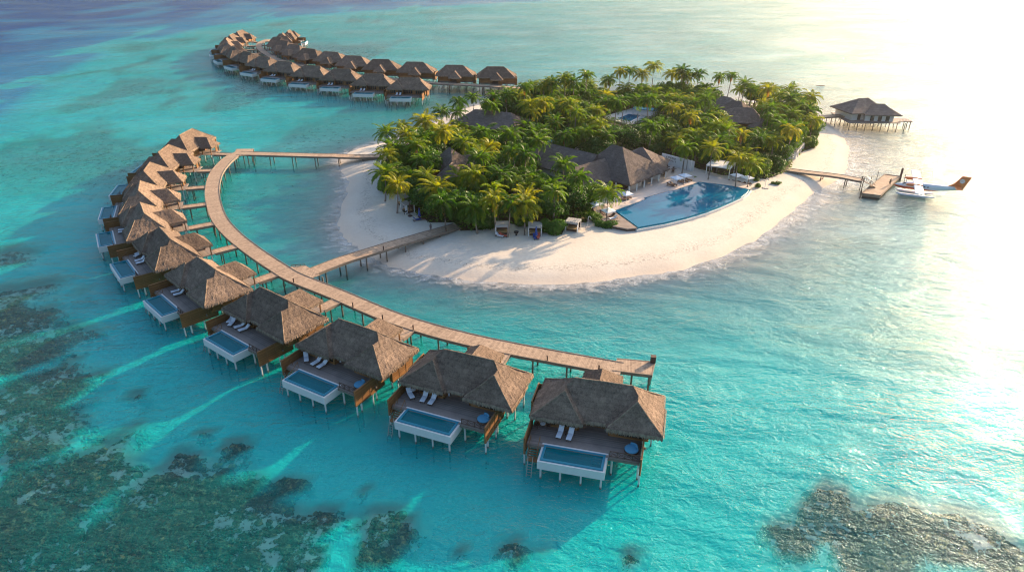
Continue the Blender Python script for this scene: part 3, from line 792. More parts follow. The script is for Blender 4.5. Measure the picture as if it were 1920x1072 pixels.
def cafe_chair(label, grp):
    r = empty('deck_chair', label=label, cat='chair', group=grp)
    m = MB(); m.box(-.25, .25, -.25, .25, .42, .47); m.build('seat', M['wicker'], r)
    m = MB(); m.box(-.25, .25, .2, .26, .47, .95); m.build('backrest', M['wicker'], r)
    for a in (-.22, .22):
        for b in (-.22, .22): m = MB(); m.box(a-.025, a+.025, b-.025, b+.025, 0, .42); m.build('leg', M['darkwood'], r)
    return r
for i, nm in ((10, 'villa beside the end platform'), (9, 'villa second from the end platform')):
    o = cafe_chair('wicker chair against the screen, ' + nm, 'wicker chairs under the villa eaves'); on_villa(i, o, -6.3, 3.5, 3, R(60))
    o = cafe_chair('wicker chair right of the small table, ' + nm, 'wicker chairs under the villa eaves'); on_villa(i, o, -4.9, 3.6, 3, R(-70))
    r = empty('side_table', label='small round table between wicker chairs, ' + nm, cat='table')
    m = MB(); m.tube([(0, 0, .66), (0, 0, .7)], .35, 14); m.build('table_top', M['white'], r)
    m = MB(); m.tube([(0, 0, 0), (0, 0, .66)], .05, 6); m.build('leg', M['darkwood'], r); on_villa(i, r, -5.6, 3.55, 3, 0)
for i in (7, 8, 9, 10):
    r = empty('side_table', label='low dark table between the loungers, ' + VN[i], cat='table', group='low tables between loungers')
    m = MB(); m.box(-.2, .2, -.2, .2, .38, .42); m.build('table_top', M['darkwood'], r)
    m = MB()
    m.box(-.05, .05, -.05, .05, 0, .38); m.build('leg', M['darkwood'], r); on_villa(i, r, -2.55, 2.9, 3, 0)

# far ring: ridge centre in the photograph, heading, row
FAR = [((767,147),-3,0),((700,140),-6,0),((640,131),-10,0),((584,125),-15,0),((533,117),-22,0),((495,108),-32,0),((463,99),-44,0),((439,90),-56,0),
       ((427,81.5),-66,0),((425,73.5),-76,0),((434,66),-86,0),((450,59),-95,0),
       ((930,127),178,1),((853,124),177,1),((779,118),176,1),((715,113),174,1),((663,106.5),170,1),((621,99),164,1),((580,93),156,1),((553,85.5),146,1),
       ((534,78),134,1),((525,71),120,1),((530,64),106,1),((541,58.5),95,1)]
FJ = [at(x, y, 3) for x, y in ((504,74),(491,79),(485,86),(491,94.5),(505,104),(525,113),(572,124),(640,136.5),(730,147.5),(806,155),(870,158.5),(942,162.5),(985,167),(1020,176))]
names = ['first','second','third','fourth','fifth','sixth','seventh','eighth','ninth','tenth','eleventh','twelfth']
FARV = []
cnt = [0, 0]
for (px, ang, row) in FAR:
    x, y = at(px[0], px[1], 8.6); a = R(ang); d = VR(a, 1.1, 6.95); ox, oy = x - d[0], y - d[1]
    o = copy_tree(villa0, skip=('curtain',)); o.location = (ox, oy, 0); o.rotation_euler = (0, 0, a)
    k = cnt[row]; cnt[row] += 1; FARV.append((ox, oy, a))
    if row == 0: lab = 'far thatched villa of the pool side row, %s from the island end' % names[k]
    else: lab = 'far thatched villa of the ocean side row, %s from the island' % names[k]
    tag(o, lab, 'villa', 'thatched water villas of the far double row')
    if row == 0 and k < 6:
        for q, lx in ((0, -3.2), (1, -1.9)):
            l_ = copy_tree(lg0); dd = VR(a, lx, 2.6); l_.location = (ox + dd[0], oy + dd[1], 3.0); l_.rotation_euler = (0, 0, a)
            tag(l_, 'tiny white lounger %s the pool steps, %s far pool side villa' % (('away from', 'towards')[q], names[k]), 'sun lounger', 'white sun loungers in the far row')
# ---------------------------------------------------------------- jetties
def jetty(name, pts, width, z=3.0, label='', zs=None, pile_step=5.0, edge='right', smooth_n=8, piles=True, z0=-3.6, rail=True, bollards=(), start=0.0, cat='jetty', group=None, pile_r=.14, maxp=90):
    P2 = smooth_open(pts, smooth_n) if smooth_n > 1 else [tuple(p) for p in pts]
    P2 = [Vector((p[0], p[1], 0)) for p in P2]; S = [0.0]
    for i in range(1, len(P2)): S.append(S[-1] + (P2[i] - P2[i-1]).length)
    L = S[-1]
    def zz(s):
        if zs is None: return z
        f = s / L * (len(zs) - 1); i = min(int(f), len(zs) - 2); return zs[i] + (zs[i+1] - zs[i]) * (f - i)
    def frame(i):
        d = (P2[min(i+1, len(P2)-1)] - P2[max(i-1, 0)]).normalized(); return d, Vector((d.y, -d.x, 0))
    def point(s):
        for i in range(1, len(P2)):
            if S[i] >= s or i == len(P2) - 1:
                f = (s - S[i-1]) / max(1e-6, S[i] - S[i-1]); d = (P2[i] - P2[i-1]).normalized()
                p = P2[i-1].lerp(P2[i], f); return Vector((p.x, p.y, zz(s))), d, Vector((d.y, -d.x, 0))
    root = empty(name, label=label, cat=cat, group=group)
    hw = width / 2
    m = MB(); vs = []
    for i, p in enumerate(P2):
        d, n = frame(i); zt = zz(S[i])
        for o_, h in ((-hw, 0), (hw, 0), (hw, -.09), (-hw, -.09)): vs.append((p.x + n.x*o_, p.y + n.y*o_, zt + h))
    b = 0; fs = []
    for i in range(len(P2) - 1):
        for k in range(4):
            k2 = (k+1) % 4; fs.append((i*4+k, i*4+k2, (i+1)*4+k2, (i+1)*4+k))
            m.uv[len(fs)-1] = [(S[i], k), (S[i], k+1), (S[i+1], k+1), (S[i+1], k)]
    m.add(vs, fs)
    m.f = [tuple(reversed(f)) for f in m.f]; m.uv = {k: list(reversed(v)) for k, v in m.uv.items()}
    e = len(P2) - 1; m.add([vs[0], vs[1], vs[2], vs[3]], [(0, 1, 2, 3)]); m.add([vs[e*4+k] for k in range(4)], [(3, 2, 1, 0)])
    m.build('deck', M['jetty'], root)
    for sgn in (-1, 1):
        m = MB(); vs = []
        for i, p in enumerate(P2):
            d, n = frame(i); zt = zz(S[i])
            for o_, h in ((hw + .003, .07), (hw + .14, .07), (hw + .14, -.42), (hw + .003, -.42)): vs.append((p.x + n.x*o_*sgn, p.y + n.y*o_*sgn, zt + h))
        fs = []
        for i in range(len(P2) - 1):
            for k in range(4):
                k2 = (k+1) % 4; fs.append((i*4+k, i*4+k2, (i+1)*4+k2, (i+1)*4+k))
        fs += [(0, 1, 2, 3), tuple((len(P2)-1)*4 + k for k in (3, 2, 1, 0))]
        m.add(vs, fs); m.build('edge_beam', M['jetty_side'], root)
    if piles:
        s = start + pile_step * .5; pairs = []
        while s < L: pairs.append(s); s += pile_step
        for s in pairs:
            p, d, n = point(s)
            for sgn in (-1, 1):
                q = p + n * sgn * (hw - .25); m = MB(); m.tube([(0, 0, z0), (0, 0, p.z - .3)], pile_r, 7)
                m.build('piling', M['jpile'], root, loc=(q.x, q.y, 0))
            m = MB(); m.bar(p - n * (hw) - Vector((0, 0, .26)), p + n * (hw) - Vector((0, 0, .26)), .16, .24); m.build('cross_beam', M['jetty_side'], root)
    for s, sgn in bollards:
        p, d, n = point(s * L); q = p + n * sgn * (hw - .12)
        bo = empty('jetty_light', q, label='', cat='lamp')
        m = MB(); m.box(-.09, .09, -.09, .09, 0, .75); m.build('post', M['darkwood'], bo)
        m = MB(); m.box(-.12, .12, -.12, .12, .75, .84); m.build('cap', M['darkwood'], bo)
        BOL.append((bo, q))
    return root, P2, S
BOL = []
J1 = [(1166,691),(1040,668),(960,653),(880,636),(800,615),(725.5,590.5),(631.5,551),(552.5,519.5),(521.8,501.5),(468.6,458),(430.6,437),(411.6,410),(400.5,379),(398,354),(404,328),(417,309),(433,294.5),(450,286)]
J1[9] = (476, 471); J1[10] = (437, 440)
J1W = [at(x, y, 3) for x, y in J1]
_, JP, JS = jetty('curved_jetty', J1W, 3.1, label='long curved boardwalk on piles joining the near arc of villas', bollards=((.02, -1), (.07, -1), (.215, -1), (.255, -1), (.30, -1), (.40, -1)), pile_step=5.2)
def ray_jetty(x, y, a, pts):
    """distance from a point in direction a to a polyline"""
    d = (math.cos(a), math.sin(a)); best = None
    for i in range(len(pts) - 1):
        ax, ay = pts[i][0], pts[i][1]; ex, ey = pts[i+1][0] - ax, pts[i+1][1] - ay
        den = d[0] * ey - d[1] * ex
        if abs(den) < 1e-9: continue
        t_ = ((ax - x) * ey - (ay - y) * ex) / den; u_ = ((ax - x) * d[1] - (ay - y) * d[0]) / den
        if t_ > 0 and -.02 <= u_ <= 1.02 and (best is None or t_ < best): best = t_
    return best
NB = VN
for i, (x, y, a) in enumerate(VILLAS):
    d = VR(a, 1.9, 14.6); sx, sy = x + d[0], y + d[1]
    t_ = ray_jetty(sx, sy, a + math.pi/2, JP)
    print('walk', i, t_)
    if t_ is None or t_ > 25: t_ = 5.4
    t_ = max(1.0, t_ - 1.7); ex, ey = sx + math.cos(a + math.pi/2) * t_, sy + math.sin(a + math.pi/2) * t_
    jetty('villa_walkway', [(sx, sy), (ex, ey)], 2.0, label='short boardwalk from curved jetty to ' + NB[i], smooth_n=1, pile_step=3.4, start=-.3, z=2.985, cat='walkway', group='short walkways to the near villas', pile_r=.12)
# end platform
m = MB(); c1 = Vector(at3(1157,672,3)); c2 = Vector(at3(1228,678,3)); c3 = Vector(at3(1222,703,3)); c4 = Vector(at3(1148,694,3))
pl = empty('end_platform', label='square plank platform closing the curved jetty', cat='platform')
u_ = (c2 - c1).normalized()
m.prism([(p.x, p.y) for p in (c4, c3, c2, c1)], 2.92, 3.012)
for k, f in enumerate(m.f): m.uv[k] = [(Vector(m.v[i]).dot(u_), m.v[i][1]) for i in f]
m.build('deck', M['jetty'], pl)
for a_, b_ in ((c4, c3), (c3, c2), (c2, c1)):
    m = MB(); m.bar(a_ - Vector((0, 0, .2)), b_ - Vector((0, 0, .2)), .16, .5); m.build('edge_beam', M['jetty_side'], pl)
ctr = (c1 + c2 + c3 + c4) / 4
for p in (c1, c2, c3, c4, (c2 + c3) / 2, (c3 + c4) / 2):
    q = p + (ctr - p) * .12; m = MB(); m.tube([(0, 0, -3.6), (0, 0, 2.9)], .15, 7); m.build('piling', M['jpile'], pl, loc=(q.x, q.y, 0))
q = c2 + (ctr - c2) * .1; bx = empty('service_box', (q.x, q.y, 3.012), R(-5), 'dark timber service box on the corner of the end platform', 'box')
m = MB(); m.box(-.36, .36, -.32, .32, 0, 1.0); m.build('body', M['darkwood'], bx); m = MB(); m.box(-.4, .4, -.36, .36, 1.0, 1.06); m.build('lid', M['darkwood'], bx)
# crossing landing
m = MB(); cr = [at(x, y, 3) for x, y in ((538,503),(546,499.5),(572,497.5),(583,503),(590,507),(600,515.5),(583,521.5),(566,515))]
ld = empty('crossing_landing', label='angular plank landing where the beach jetty meets the curved jetty', cat='landing')
m.prism([c for c in cr][::-1], 2.90, 3.006)
for k, f in enumerate(m.f): m.uv[k] = [(m.v[i][0], m.v[i][1]) for i in f]
m.build('deck', M['jetty'], ld)
for i in (1, 2, 5):
    m = MB(); m.tube([(0, 0, -3.6), (0, 0, 2.9)], .15, 7); q = Vector(cr[i]) * .97 + Vector((ctr.x, ctr.y)) * .0; m.build('piling', M['jpile'], ld, loc=(cr[i][0] * .985, cr[i][1] * .995, 0))
m = MB()
for i in (1,): m.bar((*cr[1], 3.25), (*cr[2], 3.25), .08, .1)
for k_ in range(4):
    q_ = Vector(cr[1]).lerp(Vector(cr[2]), k_ / 3); m.box(q_.x - .05, q_.x + .05, q_.y - .05, q_.y + .05, 3.0, 3.22)
m.build('bench_rail', M['darkwood'], ld)
JB, _, _ = jetty('beach_jetty', [at(583,510,3), at(640,488,3), at(720,462.5,2.9), at(800,440,2.2), at(859,422,1.35)], 2.9, label='grey boardwalk from the jetty crossing down onto the front beach',
    zs=[3.0, 3.0, 2.85, 2.3, 1.3], pile_step=4.6, bollards=((.86, 1), (.42, 1)))
jetty('straight_jetty', [at(447,287,3), at(540,289.5,3), at(640,290,2.95), at(716,289,2.0)], 3.0, label='straight boardwalk from the top of the arc to the palm covered shore', zs=[3.0, 3.0, 2.8, 1.5], pile_step=6.4, smooth_n=6)
tp = empty('jetty_platform', label='small square plank platform at the head of the curved jetty', cat='platform')
m = MB(); pp = [at(x, y, 3) for x, y in ((443,279.5),(475,279),(474,291),(437,292.5))]; m.prism(pp[::-1], 2.9, 3.009)
for k, f in enumerate(m.f): m.uv[k] = [(m.v[i][0], m.v[i][1]) for i in f]
m.build('deck', M['jetty'], tp)
for q in pp: m = MB(); m.tube([(0, 0, -3.6), (0, 0, 2.9)], .15, 7); m.build('piling', M['jpile'], tp, loc=(q[0], q[1], 0))
jetty('far_jetty', FJ, 3.0, label='winding boardwalk running between the two far rows of villas to the island', pile_step=7.5)
FJS = smooth_open(FJ, 8)
for (ox, oy, a), (px, ang, row), k in zip(FARV, FAR, list(range(12)) * 2):
    d = VR(a, 1.9, 14.6); sx, sy = ox + d[0], oy + d[1]; t_ = ray_jetty(sx, sy, a + math.pi/2, FJS)
    if t_ is None or t_ > 45: print('far walk', k, row, t_); continue
    t_ = max(.8, t_ - 1.6)
    jetty('villa_walkway', [(sx, sy), (sx + math.cos(a + math.pi/2) * t_, sy + math.sin(a + math.pi/2) * t_)], 1.8,
          label='short boardwalk to the %s villa of the far %s row' % (names[k], ('pool side', 'ocean side')[row]), smooth_n=1, pile_step=6, z=2.985, cat='walkway', group='short walkways to the far villas')
bl = ['small post light at the platform end of the curved jetty', 'small post light next from the platform end of the curved jetty', 'small post light before the third villa walkway', 'small post light past the third villa walkway', 'small post light between the third villa walkway and the crossing', 'small post light just short of the jetty crossing',
      'short dark post half way along the landward end of the beach jetty', 'short dark post on the seaward half of the beach jetty']
for (bo, q), l_ in zip(BOL, bl): tag(bo, l_, 'lamp', 'small post lights along the jetties')
# ---------------------------------------------------------------- the island: paving, pools, buildings
def poly_offset(pts, d):
    n = len(pts); A = sum(pts[i][0]*pts[(i+1)%n][1] - pts[(i+1)%n][0]*pts[i][1] for i in range(n)); sg = 1 if A > 0 else -1
    out = []
    for i in range(n):
        p0, p1, p2 = Vector(pts[i-1][:2]), Vector(pts[i][:2]), Vector(pts[(i+1)%n][:2])
        a = (p1 - p0).normalized(); b = (p2 - p1).normalized()
        n1 = Vector((-a.y, a.x)) * sg; n2 = Vector((-b.y, b.x)) * sg
        k = (n1 + n2); k = k / max(.35, k.length_squared / 2) if k.length > 1e-4 else n1
        out.append(tuple(p1 + k * d))
    return out
def ccw(p):
    n = len(p); A = sum(p[i][0]*p[(i+1)%n][1] - p[(i+1)%n][0]*p[i][1] for i in range(n)); return list(p) if A > 0 else list(p)[::-1]
GZ = 1.12     # sand level inside the island
PZ = 1.85     # patio level
# forest floor
t = NT('leaf_litter'); n_ = t.noise(t.pos(), .8, 5, .7); t.bsdf(t.ramp(n_, [(.3, (.035, .035, .018)), (.55, (.07, .06, .03)), (.75, (.16, .12, .07))]), .95, t.bump(n_, .6, .2)); M['litter'] = t.mat
m = MB(); m.prism(ccw(poly_offset(ccw(VEG_W), .6)), .5, GZ + .06); tag(m.build('forest_ground', M['litter']), kind='structure')
# patio and pool
pf = [(1195.8,427),(1245,418.5),(1287.5,408.3),(1322,398),(1350,387.5),(1374,377),(1391.7,368.8),(1401,362),(1407,355)]
pb = [(1371,348),(1340,344),(1310,340.6),(1300,344.8),(1262.5,357),(1252,358),(1207,371),(1209,374),(1151,394.8)]
PW = [at(x, y, PZ) for x, y in pf + pb]
m = MB(); pt = [at(x, y, PZ) for x, y in [(1151,394.8),(1209,374),(1207,371),(1252,358),(1262.5,357),(1300,344.8),(1310,340.6),(1340,344),(1371,348),(1407,355),(1404,346),(1340,330),(1306,318),(1244,298),(1150,300),(1105,335),(1118,378)]]
m.prism(ccw(pt), .7, PZ); tag(m.build('patio', M['stone']), kind='structure')
pool = empty('swimming_pool', (0, 0, 0), 0, 'large curved infinity pool on the beach in front of the thatched restaurant', 'pool')
m = MB(); m.prism(ccw(poly_offset(ccw(PW), -.35)), .5, PZ - .30, top=True); m.build('pool_wall', M['poolwhite'], pool)
m = MB(); m.prism(ccw(poly_offset(ccw(PW), -.12)), PZ - .298, PZ - .20); m.build('gutter', M['rim'], pool)
m = MB(); m.prism(ccw(poly_offset(ccw(PW), .22)), PZ - .19, PZ + .02); m.build('basin_wall', M['rim'], pool)
m = MB()
W1 = ccw(PW)
for i in range(len(W1)):
    a_, b_ = W1[i], W1[(i+1) % len(W1)]
    m.bar((a_[0], a_[1], PZ - .27), (b_[0], b_[1], PZ - .27), .55, .08)
m.build('coping', M['poolwhite'], pool)
m = MB(); m.prism(ccw(poly_offset(ccw(PW), .30)), PZ + .02, PZ + .035, bottom=False); m.build('pool_water', M['pw_main'], pool)
# wooden sun deck at the pool's near corner
dk = [at(x, y, PZ - .05) for x, y in ((1151,396),(1195,427.5),(1176,429),(1150,424),(1122,408),(1112,392),(1120,380))]
sd = empty('sun_deck', label='reddish wooden sun deck at the near corner of the curved pool', cat='deck')
m = MB(); m.prism(ccw(dk), 1.55, PZ - .03); m.build('deck', M['jetty_side'] if False else M['deck'], sd)
m = MB(); m.prism(ccw(poly_offset(ccw(dk), .25)), .6, 1.545); m.build('deck_base', M['darkwood'], sd)
m = MB()
for k in range(4): q = at(1128 + k*3, 411 + k*2.6, 1.6 - .25*k); m.obox((q[0], q[1], 1.6 - .25*k), (2.2, .5, .16), R(-30))
m.build('deck_step', M['darkwood'], sd)

def ridge_hip(mb, a, b, zr, ze, half, e0, e1, half2=None, n=8):
    """hip roof from two ridge points of the photograph at height zr"""
    A = at(*a, zr); B = at(*b, zr); L = math.hypot(B[0]-A[0], B[1]-A[1]); r = math.atan2(B[1]-A[1], B[0]-A[0])
    h2 = half if half2 is None else half2
    cs = hip_roof(mb, -e0, L + e1, -half, h2, ze, zr, (0, 0), (L, 0), rot=r, org=A, n=n, amp=.05, sag=.15, thick=.3)
    return cs, A, r, L
rest = empty('restaurant', label='large thatched pavilion restaurant with white posts beside the curved pool', cat='restaurant')
m = MB(); cm, A0, r0_, L0 = ridge_hip(m, (1147.4,270.8), (1167,275.4), 11.0, 4.35, 6.6, 6.4, 7.6, 11.2, n=12)
o = m.build('main_roof', M['thatch_far'], rest)
fm_ = MB(); fringe(fm_, [(cm[i], cm[(i+1) % 4]) for i in range(4)], random.Random(1), step=.3, drop=(.15, .35)); fm_.build('thatch_fringe', M['thatch_far'], o)
m = MB(); c2_, A1, r1_, L1 = ridge_hip(m, (1024,267), (1120,290), 8.8, 4.3, 6.5, 5.5, 0, n=10); m.build('long_roof', M['thatch_far'], rest)
m = MB(); c3_, A2, r2_, L2 = ridge_hip(m, (1134,296.5), (1078,313), 8.3, 4.2, 5.0, 0, 4.5, n=9); m.build('side_roof', M['thatch_far'], rest)
m = MB(); ridge_hip(m, (1201,276), (1206,276.5), 8.8, 4.4, 6.5, 6.5, 6.5, n=9); m.build('rear_roof', M['thatch_far'], rest)
def W(A, r, x, y): return (A[0] + x*math.cos(r) - y*math.sin(r), A[1] + x*math.sin(r) + y*math.cos(r))
x0, x1, y0, y1 = -6.4, L0 + 7.6, -6.6, 11.2
# posts along the two open sides
pn = 0
for k in range(6):
    q = W(A0, r0_, x1 - .7, y0 + .7 + (y1 - y0 - 1.4) * k / 5); m = MB(); m.box(-.16, .16, -.16, .16, PZ, 4.4); m.build('post', M['white'], rest, loc=(q[0], q[1], 0))
for k in range(4):
    q = W(A0, r0_, x0 + .7 + (x1 - x0 - 1.4) * k / 4, y0 + .7); m = MB(); m.box(-.16, .16, -.16, .16, PZ, 4.4); m.build('post', M['white'], rest, loc=(q[0], q[1], 0))
m = MB()
cc = [W(A0, r0_, x, y) for x, y in ((x0 + 2, y0 + 2.6), (x1 - 3.4, y0 + 2.6), (x1 - 3.4, y1 - 2), (x0 + 2, y1 - 2))]
m.prism(ccw(cc), PZ, 5.2); m.build('wall', M['darkwood'], rest)
m = MB()
for k in range(8):
    q = W(A0, r0_, x1 - 3.3, y0 + 3.2 + k * 1.4); m.obox((q[0], q[1], 3.1), (.1, .14, 2.4), r0_)
m.build('window_frame', M['timber'], rest)
q = W(A0, r0_, x1 - 2.3, y0 + 5.5); cnt_ = MB(); cnt_.obox((q[0], q[1], PZ + .55), (.7, 5.0, 1.1), r0_); cnt_.build('bar_counter', M['stone'], rest)
# walls under the long wings
for (A, r, L, hw_) in ((A1, r1_, L1, 5.2), (A2, r2_, L2, 3.8)):
    cc = [W(A, r, x, y) for x, y in ((-3.5 if A is A1 else 1, -hw_), (L + (0 if A is A1 else 3), -hw_), (L + (0 if A is A1 else 3), hw_), (-3.5 if A is A1 else 1, hw_))]
    m = MB(); m.prism(ccw(cc), 1.0, 4.5); m.build('wall', M['plaster'], rest)
A = at(1203.5, 276, 8.8); m = MB(); m.prism(ccw([(A[0] + x, A[1] + y) for x, y in ((-5, -5), (4.5, -5), (4.5, 5), (-5, 5))]), 1.0, 4.6); m.build('wall', M['plaster'], rest)
# garden wall with dark ornaments
a_, b_ = at3(1240,305,PZ), at3(1300,321.5,PZ)
gw = empty('garden_wall', label='white garden wall with dark ornaments behind the terrace tables', cat='wall')
m = MB(); m.bar(a_ + Vector((0, 0, 1.35)), b_ + Vector((0, 0, 1.35)), .3, 2.7); m.build('wall', M['plaster'], gw)
dr = (b_ - a_).normalized(); nr = Vector((dr.y, -dr.x, 0)); Lw = (b_ - a_).length
if nr.y > 0: nr = -nr
rg = Matrix.Rotation(math.atan2(dr.y, dr.x), 3, 'Z')
orn = [(0, 0, .12, .5), (.14, .2, .2, .08), (.14, -.2, .2, .08), (.5, 0, .1, .5), (.8, 0, .36, .1), (.8, .2, .1, .2), (1.2, 0, .1, .5), (1.35, .2, .26, .08), (1.35, 0, .2, .08), (1.35, -.2, .26, .08),
       (1.75, 0, .1, .5), (1.95, .15, .3, .09), (2.1, -.1, .1, .3), (2.45, 0, .3, .1), (2.45, .2, .3, .08), (2.45, -.2, .3, .08), (2.6, 0, .09, .46)]
for row in (0, 1):
    for j, (ox, oz, sx, sz) in enumerate(orn[::2] if row else orn):
        p_ = a_ + dr * (Lw * .16 + ox * 1.1 + row * .2) + nr * .18 + Vector((0, 0, 2.05 - row * .75 + oz)); m = MB(); m.obox(p_, (sx, .04, sz), rg); m.build('ornament', M['darkwood'], gw)
for k in (.70, .80, .93):
    p_ = a_.lerp(b_, k) + nr * .2; m = MB(); m.obox(p_ + Vector((0, 0, 1.5)), (.18, .12, 3.0), rg); m.build('post', M['white'] if k == .93 else M['metal'], gw)

def simple_roof_house(label, cat, ridges, ze, base, wall_mat, name='thatched_house', roofm='thatch_far'):
    r = empty(name, label=label, cat=cat)
    for a, b, zr, half, e0, e1 in ridges:
        m = MB(); cs, A, rr, L = ridge_hip(m, a, b, zr, ze, half, e0, e1, n=8); m.build('roof', M[roofm], r)
        cc = [W(A, rr, x, y) for x, y in ((-e0 + 1.2, -half + 1.2), (L + e1 - 1.2, -half + 1.2), (L + e1 - 1.2, half - 1.2), (-e0 + 1.2, half - 1.2))]
        m = MB(); m.prism(ccw(cc), base, ze + .1); m.build('wall', wall_mat, r)
    return r
simple_roof_house('long grey thatched roof near the back beach, behind the western palms', 'house', [((891,204.6), (958,211.5), 8, 7.0, 6.5, 5)], 4.2, .8, M['wall'])
simple_roof_house('pointed grey thatched roof rising among palms of the western grove', 'house', [((842,276), (846,277), 9.0, 4.6, 4.6, 4.6), ((842,309), (848,303), 7.0, 3.2, 3.2, 3.0), ((866,290), (880,289), 6.6, 4.0, 3.5, 3.5)], 4.2, .8, M['wall'])
simple_roof_house('three stepped thatched roofs climbing through trees of the eastern grove', 'house', [((1357,180), (1370,183), 8.4, 6.5, 6, 4), ((1373,188), (1390,190), 8.0, 6.0, 5, 4), ((1381,201), (1411,202), 7.8, 7.5, 6, 4)], 4.4, .8, M['wall'])
simple_roof_house('small dark thatched roof peeking out beside the stepped roofs', 'house', [((1430,226), (1437,226), 6.2, 3.5, 3.5, 3.5)], 3.8, .8, M['wall'])
simple_roof_house('little thatched roof glimpsed between the front palms', 'house', [((973,336), (985,334), 6.0, 3.5, 3, 3)], 3.8, .8, M['wall'])
# small inner pool and its white terrace
ip = empty('inner_pool', label='small rectangular pool on a white terrace in the middle of the trees', cat='pool')
tz = 1.6
tc = [at(x, y, tz) for x, y in ((1128,219.5),(1185,203),(1240,209),(1216,224),(1182,234))]
m = MB(); m.prism(ccw(tc), .7, tz); m.build('terrace', M['poolwhite'], ip)
tc2 = [at(x, y, tz) for x, y in ((1158,223),(1179,214.5),(1203,217.5),(1181,228.5))]
m = MB(); m.prism(ccw(poly_offset(ccw(tc2), -.4)), tz + .002, tz + .12); m.build('coping', M['white'], ip)
m = MB(); m.prism(ccw(tc2), tz + .12, tz + .14); m.build('pool_water', M['pw_main'], ip)
def awning(label, a, b, depth_, z, grp=None, mat='blue_cloth', base=GZ, cat='awning', nm='awning', posts=True):
    r = empty(nm, label=label, cat=cat, group=grp); A = at3(*a, z); B = at3(*b, z); d = (B - A).normalized(); n = Vector((-d.y, d.x, 0))
    if n.y < 0: n = -n
    c = (A + B) / 2 + n * depth_ / 2; L = (B - A).length; rr = Matrix.Rotation(math.atan2(d.y, d.x), 3, 'Z')
    m = MB(); m.obox(c, (L, depth_, .12), rr); m.obox(c + Vector((0, 0, -.16)), (L - .2, depth_ - .2, .2), rr); m.build('canopy', M[mat], r)
    for s in (-1, 1):
        for t_ in (-1, 1):
            q = c + rr @ Vector((s * (L/2 - .2), t_ * (depth_/2 - .2), 0)); m = MB(); m.box(-.09, .09, -.09, .09, base, z - .28); m.build('post', M['white'], r, loc=(q.x, q.y, 0))
    return r
awning('long pale blue canopy at the back of the small inner pool', (1186,203.5), (1234,208), 3.2, 4.0, base=tz)
awning('low pale blue canopy behind the long restaurant roof', (1026,266), (1049,268), 4, 4.4)
pg = awning('flat white pergola on slim posts behind the pool, right of the wall', (1324,309.5), (1370,316.5), 6, 4.3, mat='white', cat='pergola', nm='pergola')
# overwater pavilion
pv = empty('water_pavilion', label='thatched pavilion with white walls on piles off the eastern shore', cat='pavilion')
m = MB(); cs, A, rr, L = ridge_hip(m, (1611,181), (1629,180), 9.2, 5.6, 6.0, 6.2, 4.5); m.build('roof', M['thatch_far'], pv)
m = MB(); cs, B_, rb, Lb = ridge_hip(m, (1640,191), (1659,191.5), 8.0, 5.4, 5.4, 4.0, 4.6); m.build('roof', M['thatch_far'], pv)
for (A_, r_, x0_, x1_, h_) in ((A, rr, -4.6, L + 2.5, 4.4), (B_, rb, -3.2, Lb + 2.6, 3.8)):
    m = MB(); m.prism(ccw([W(A_, r_, x, y) for x, y in ((x0_, -h_), (x1_, -h_), (x1_, h_), (x0_, h_))]), 3.0, 5.7); wl_ = m.build('wall', M['plaster'], pv)
    for k in range(3):
        q = W(A_, r_, x0_ + (x1_ - x0_) * (.25 + .27*k), -h_ - .03); m = MB(); m.obox((q[0], q[1], 4.0), (1.2, .08, 1.9), r_); m.build('window', M['glass'], pv)
px0, px1, py0, py1 = A[0] - 5.6, B_[0] + Lb + 4, min(A[1], B_[1]) - 6, A[1] + 6
m = MB(); m.box(px0, px1, py0, py1, 2.75, 3.0); m.box(px1, px1 + 5, py0 + 2, py0 + 6.5, 2.74, 2.99); m.build('deck', M['deck'], pv)
for i in range(9):
    for j in range(3):
        q = (px0 + .5 + i * (px1 + 4 - px0) / 8, py0 + .5 + j * (py1 - py0 - 1) / 2)
        if i == 8: q = (px1 + 4.6, py0 + 2.4 + j * 1.9)
        m = MB(); m.tube([(0, 0, -3.6), (0, 0, 2.76)], .16, 6); m.build('piling', M['jpile'], pv, loc=(q[0], q[1], 0))
m = MB(); m.bar((px1 + .1, py0 + 2, 3.9), (px1 + 5, py0 + 2, 3.9), .08); m.bar((px1 + 5, py0 + 2, 3.9), (px1 + 5, py0 + 6.5, 3.9), .08)
for k in range(6): m.bar((px1 + .2 + k*.95, py0 + 2.0, 3.0), (px1 + .2 + k*.95, py0 + 2.0, 3.9), .06)
m.build('railing', M['white'], pv); pv.location.z = -.6
jetty('pavilion_jetty', [at(1503,221,3), at(1550,218,3), at(1584,216,3)], 2.6, label='boardwalk on piles from the eastern grove to the overwater pavilion', pile_step=3.6, smooth_n=2)
jetty('plane_jetty', [at(1478,317,1.6), at(1530,324.5,2.0), at(1600,334.5,2.5), at(1618,338,2.5)], 2.5, label='low boardwalk over the eastern beach towards the floating dock', zs=[1.45, 1.9, 2.5, 2.5], pile_step=6, smooth_n=3)
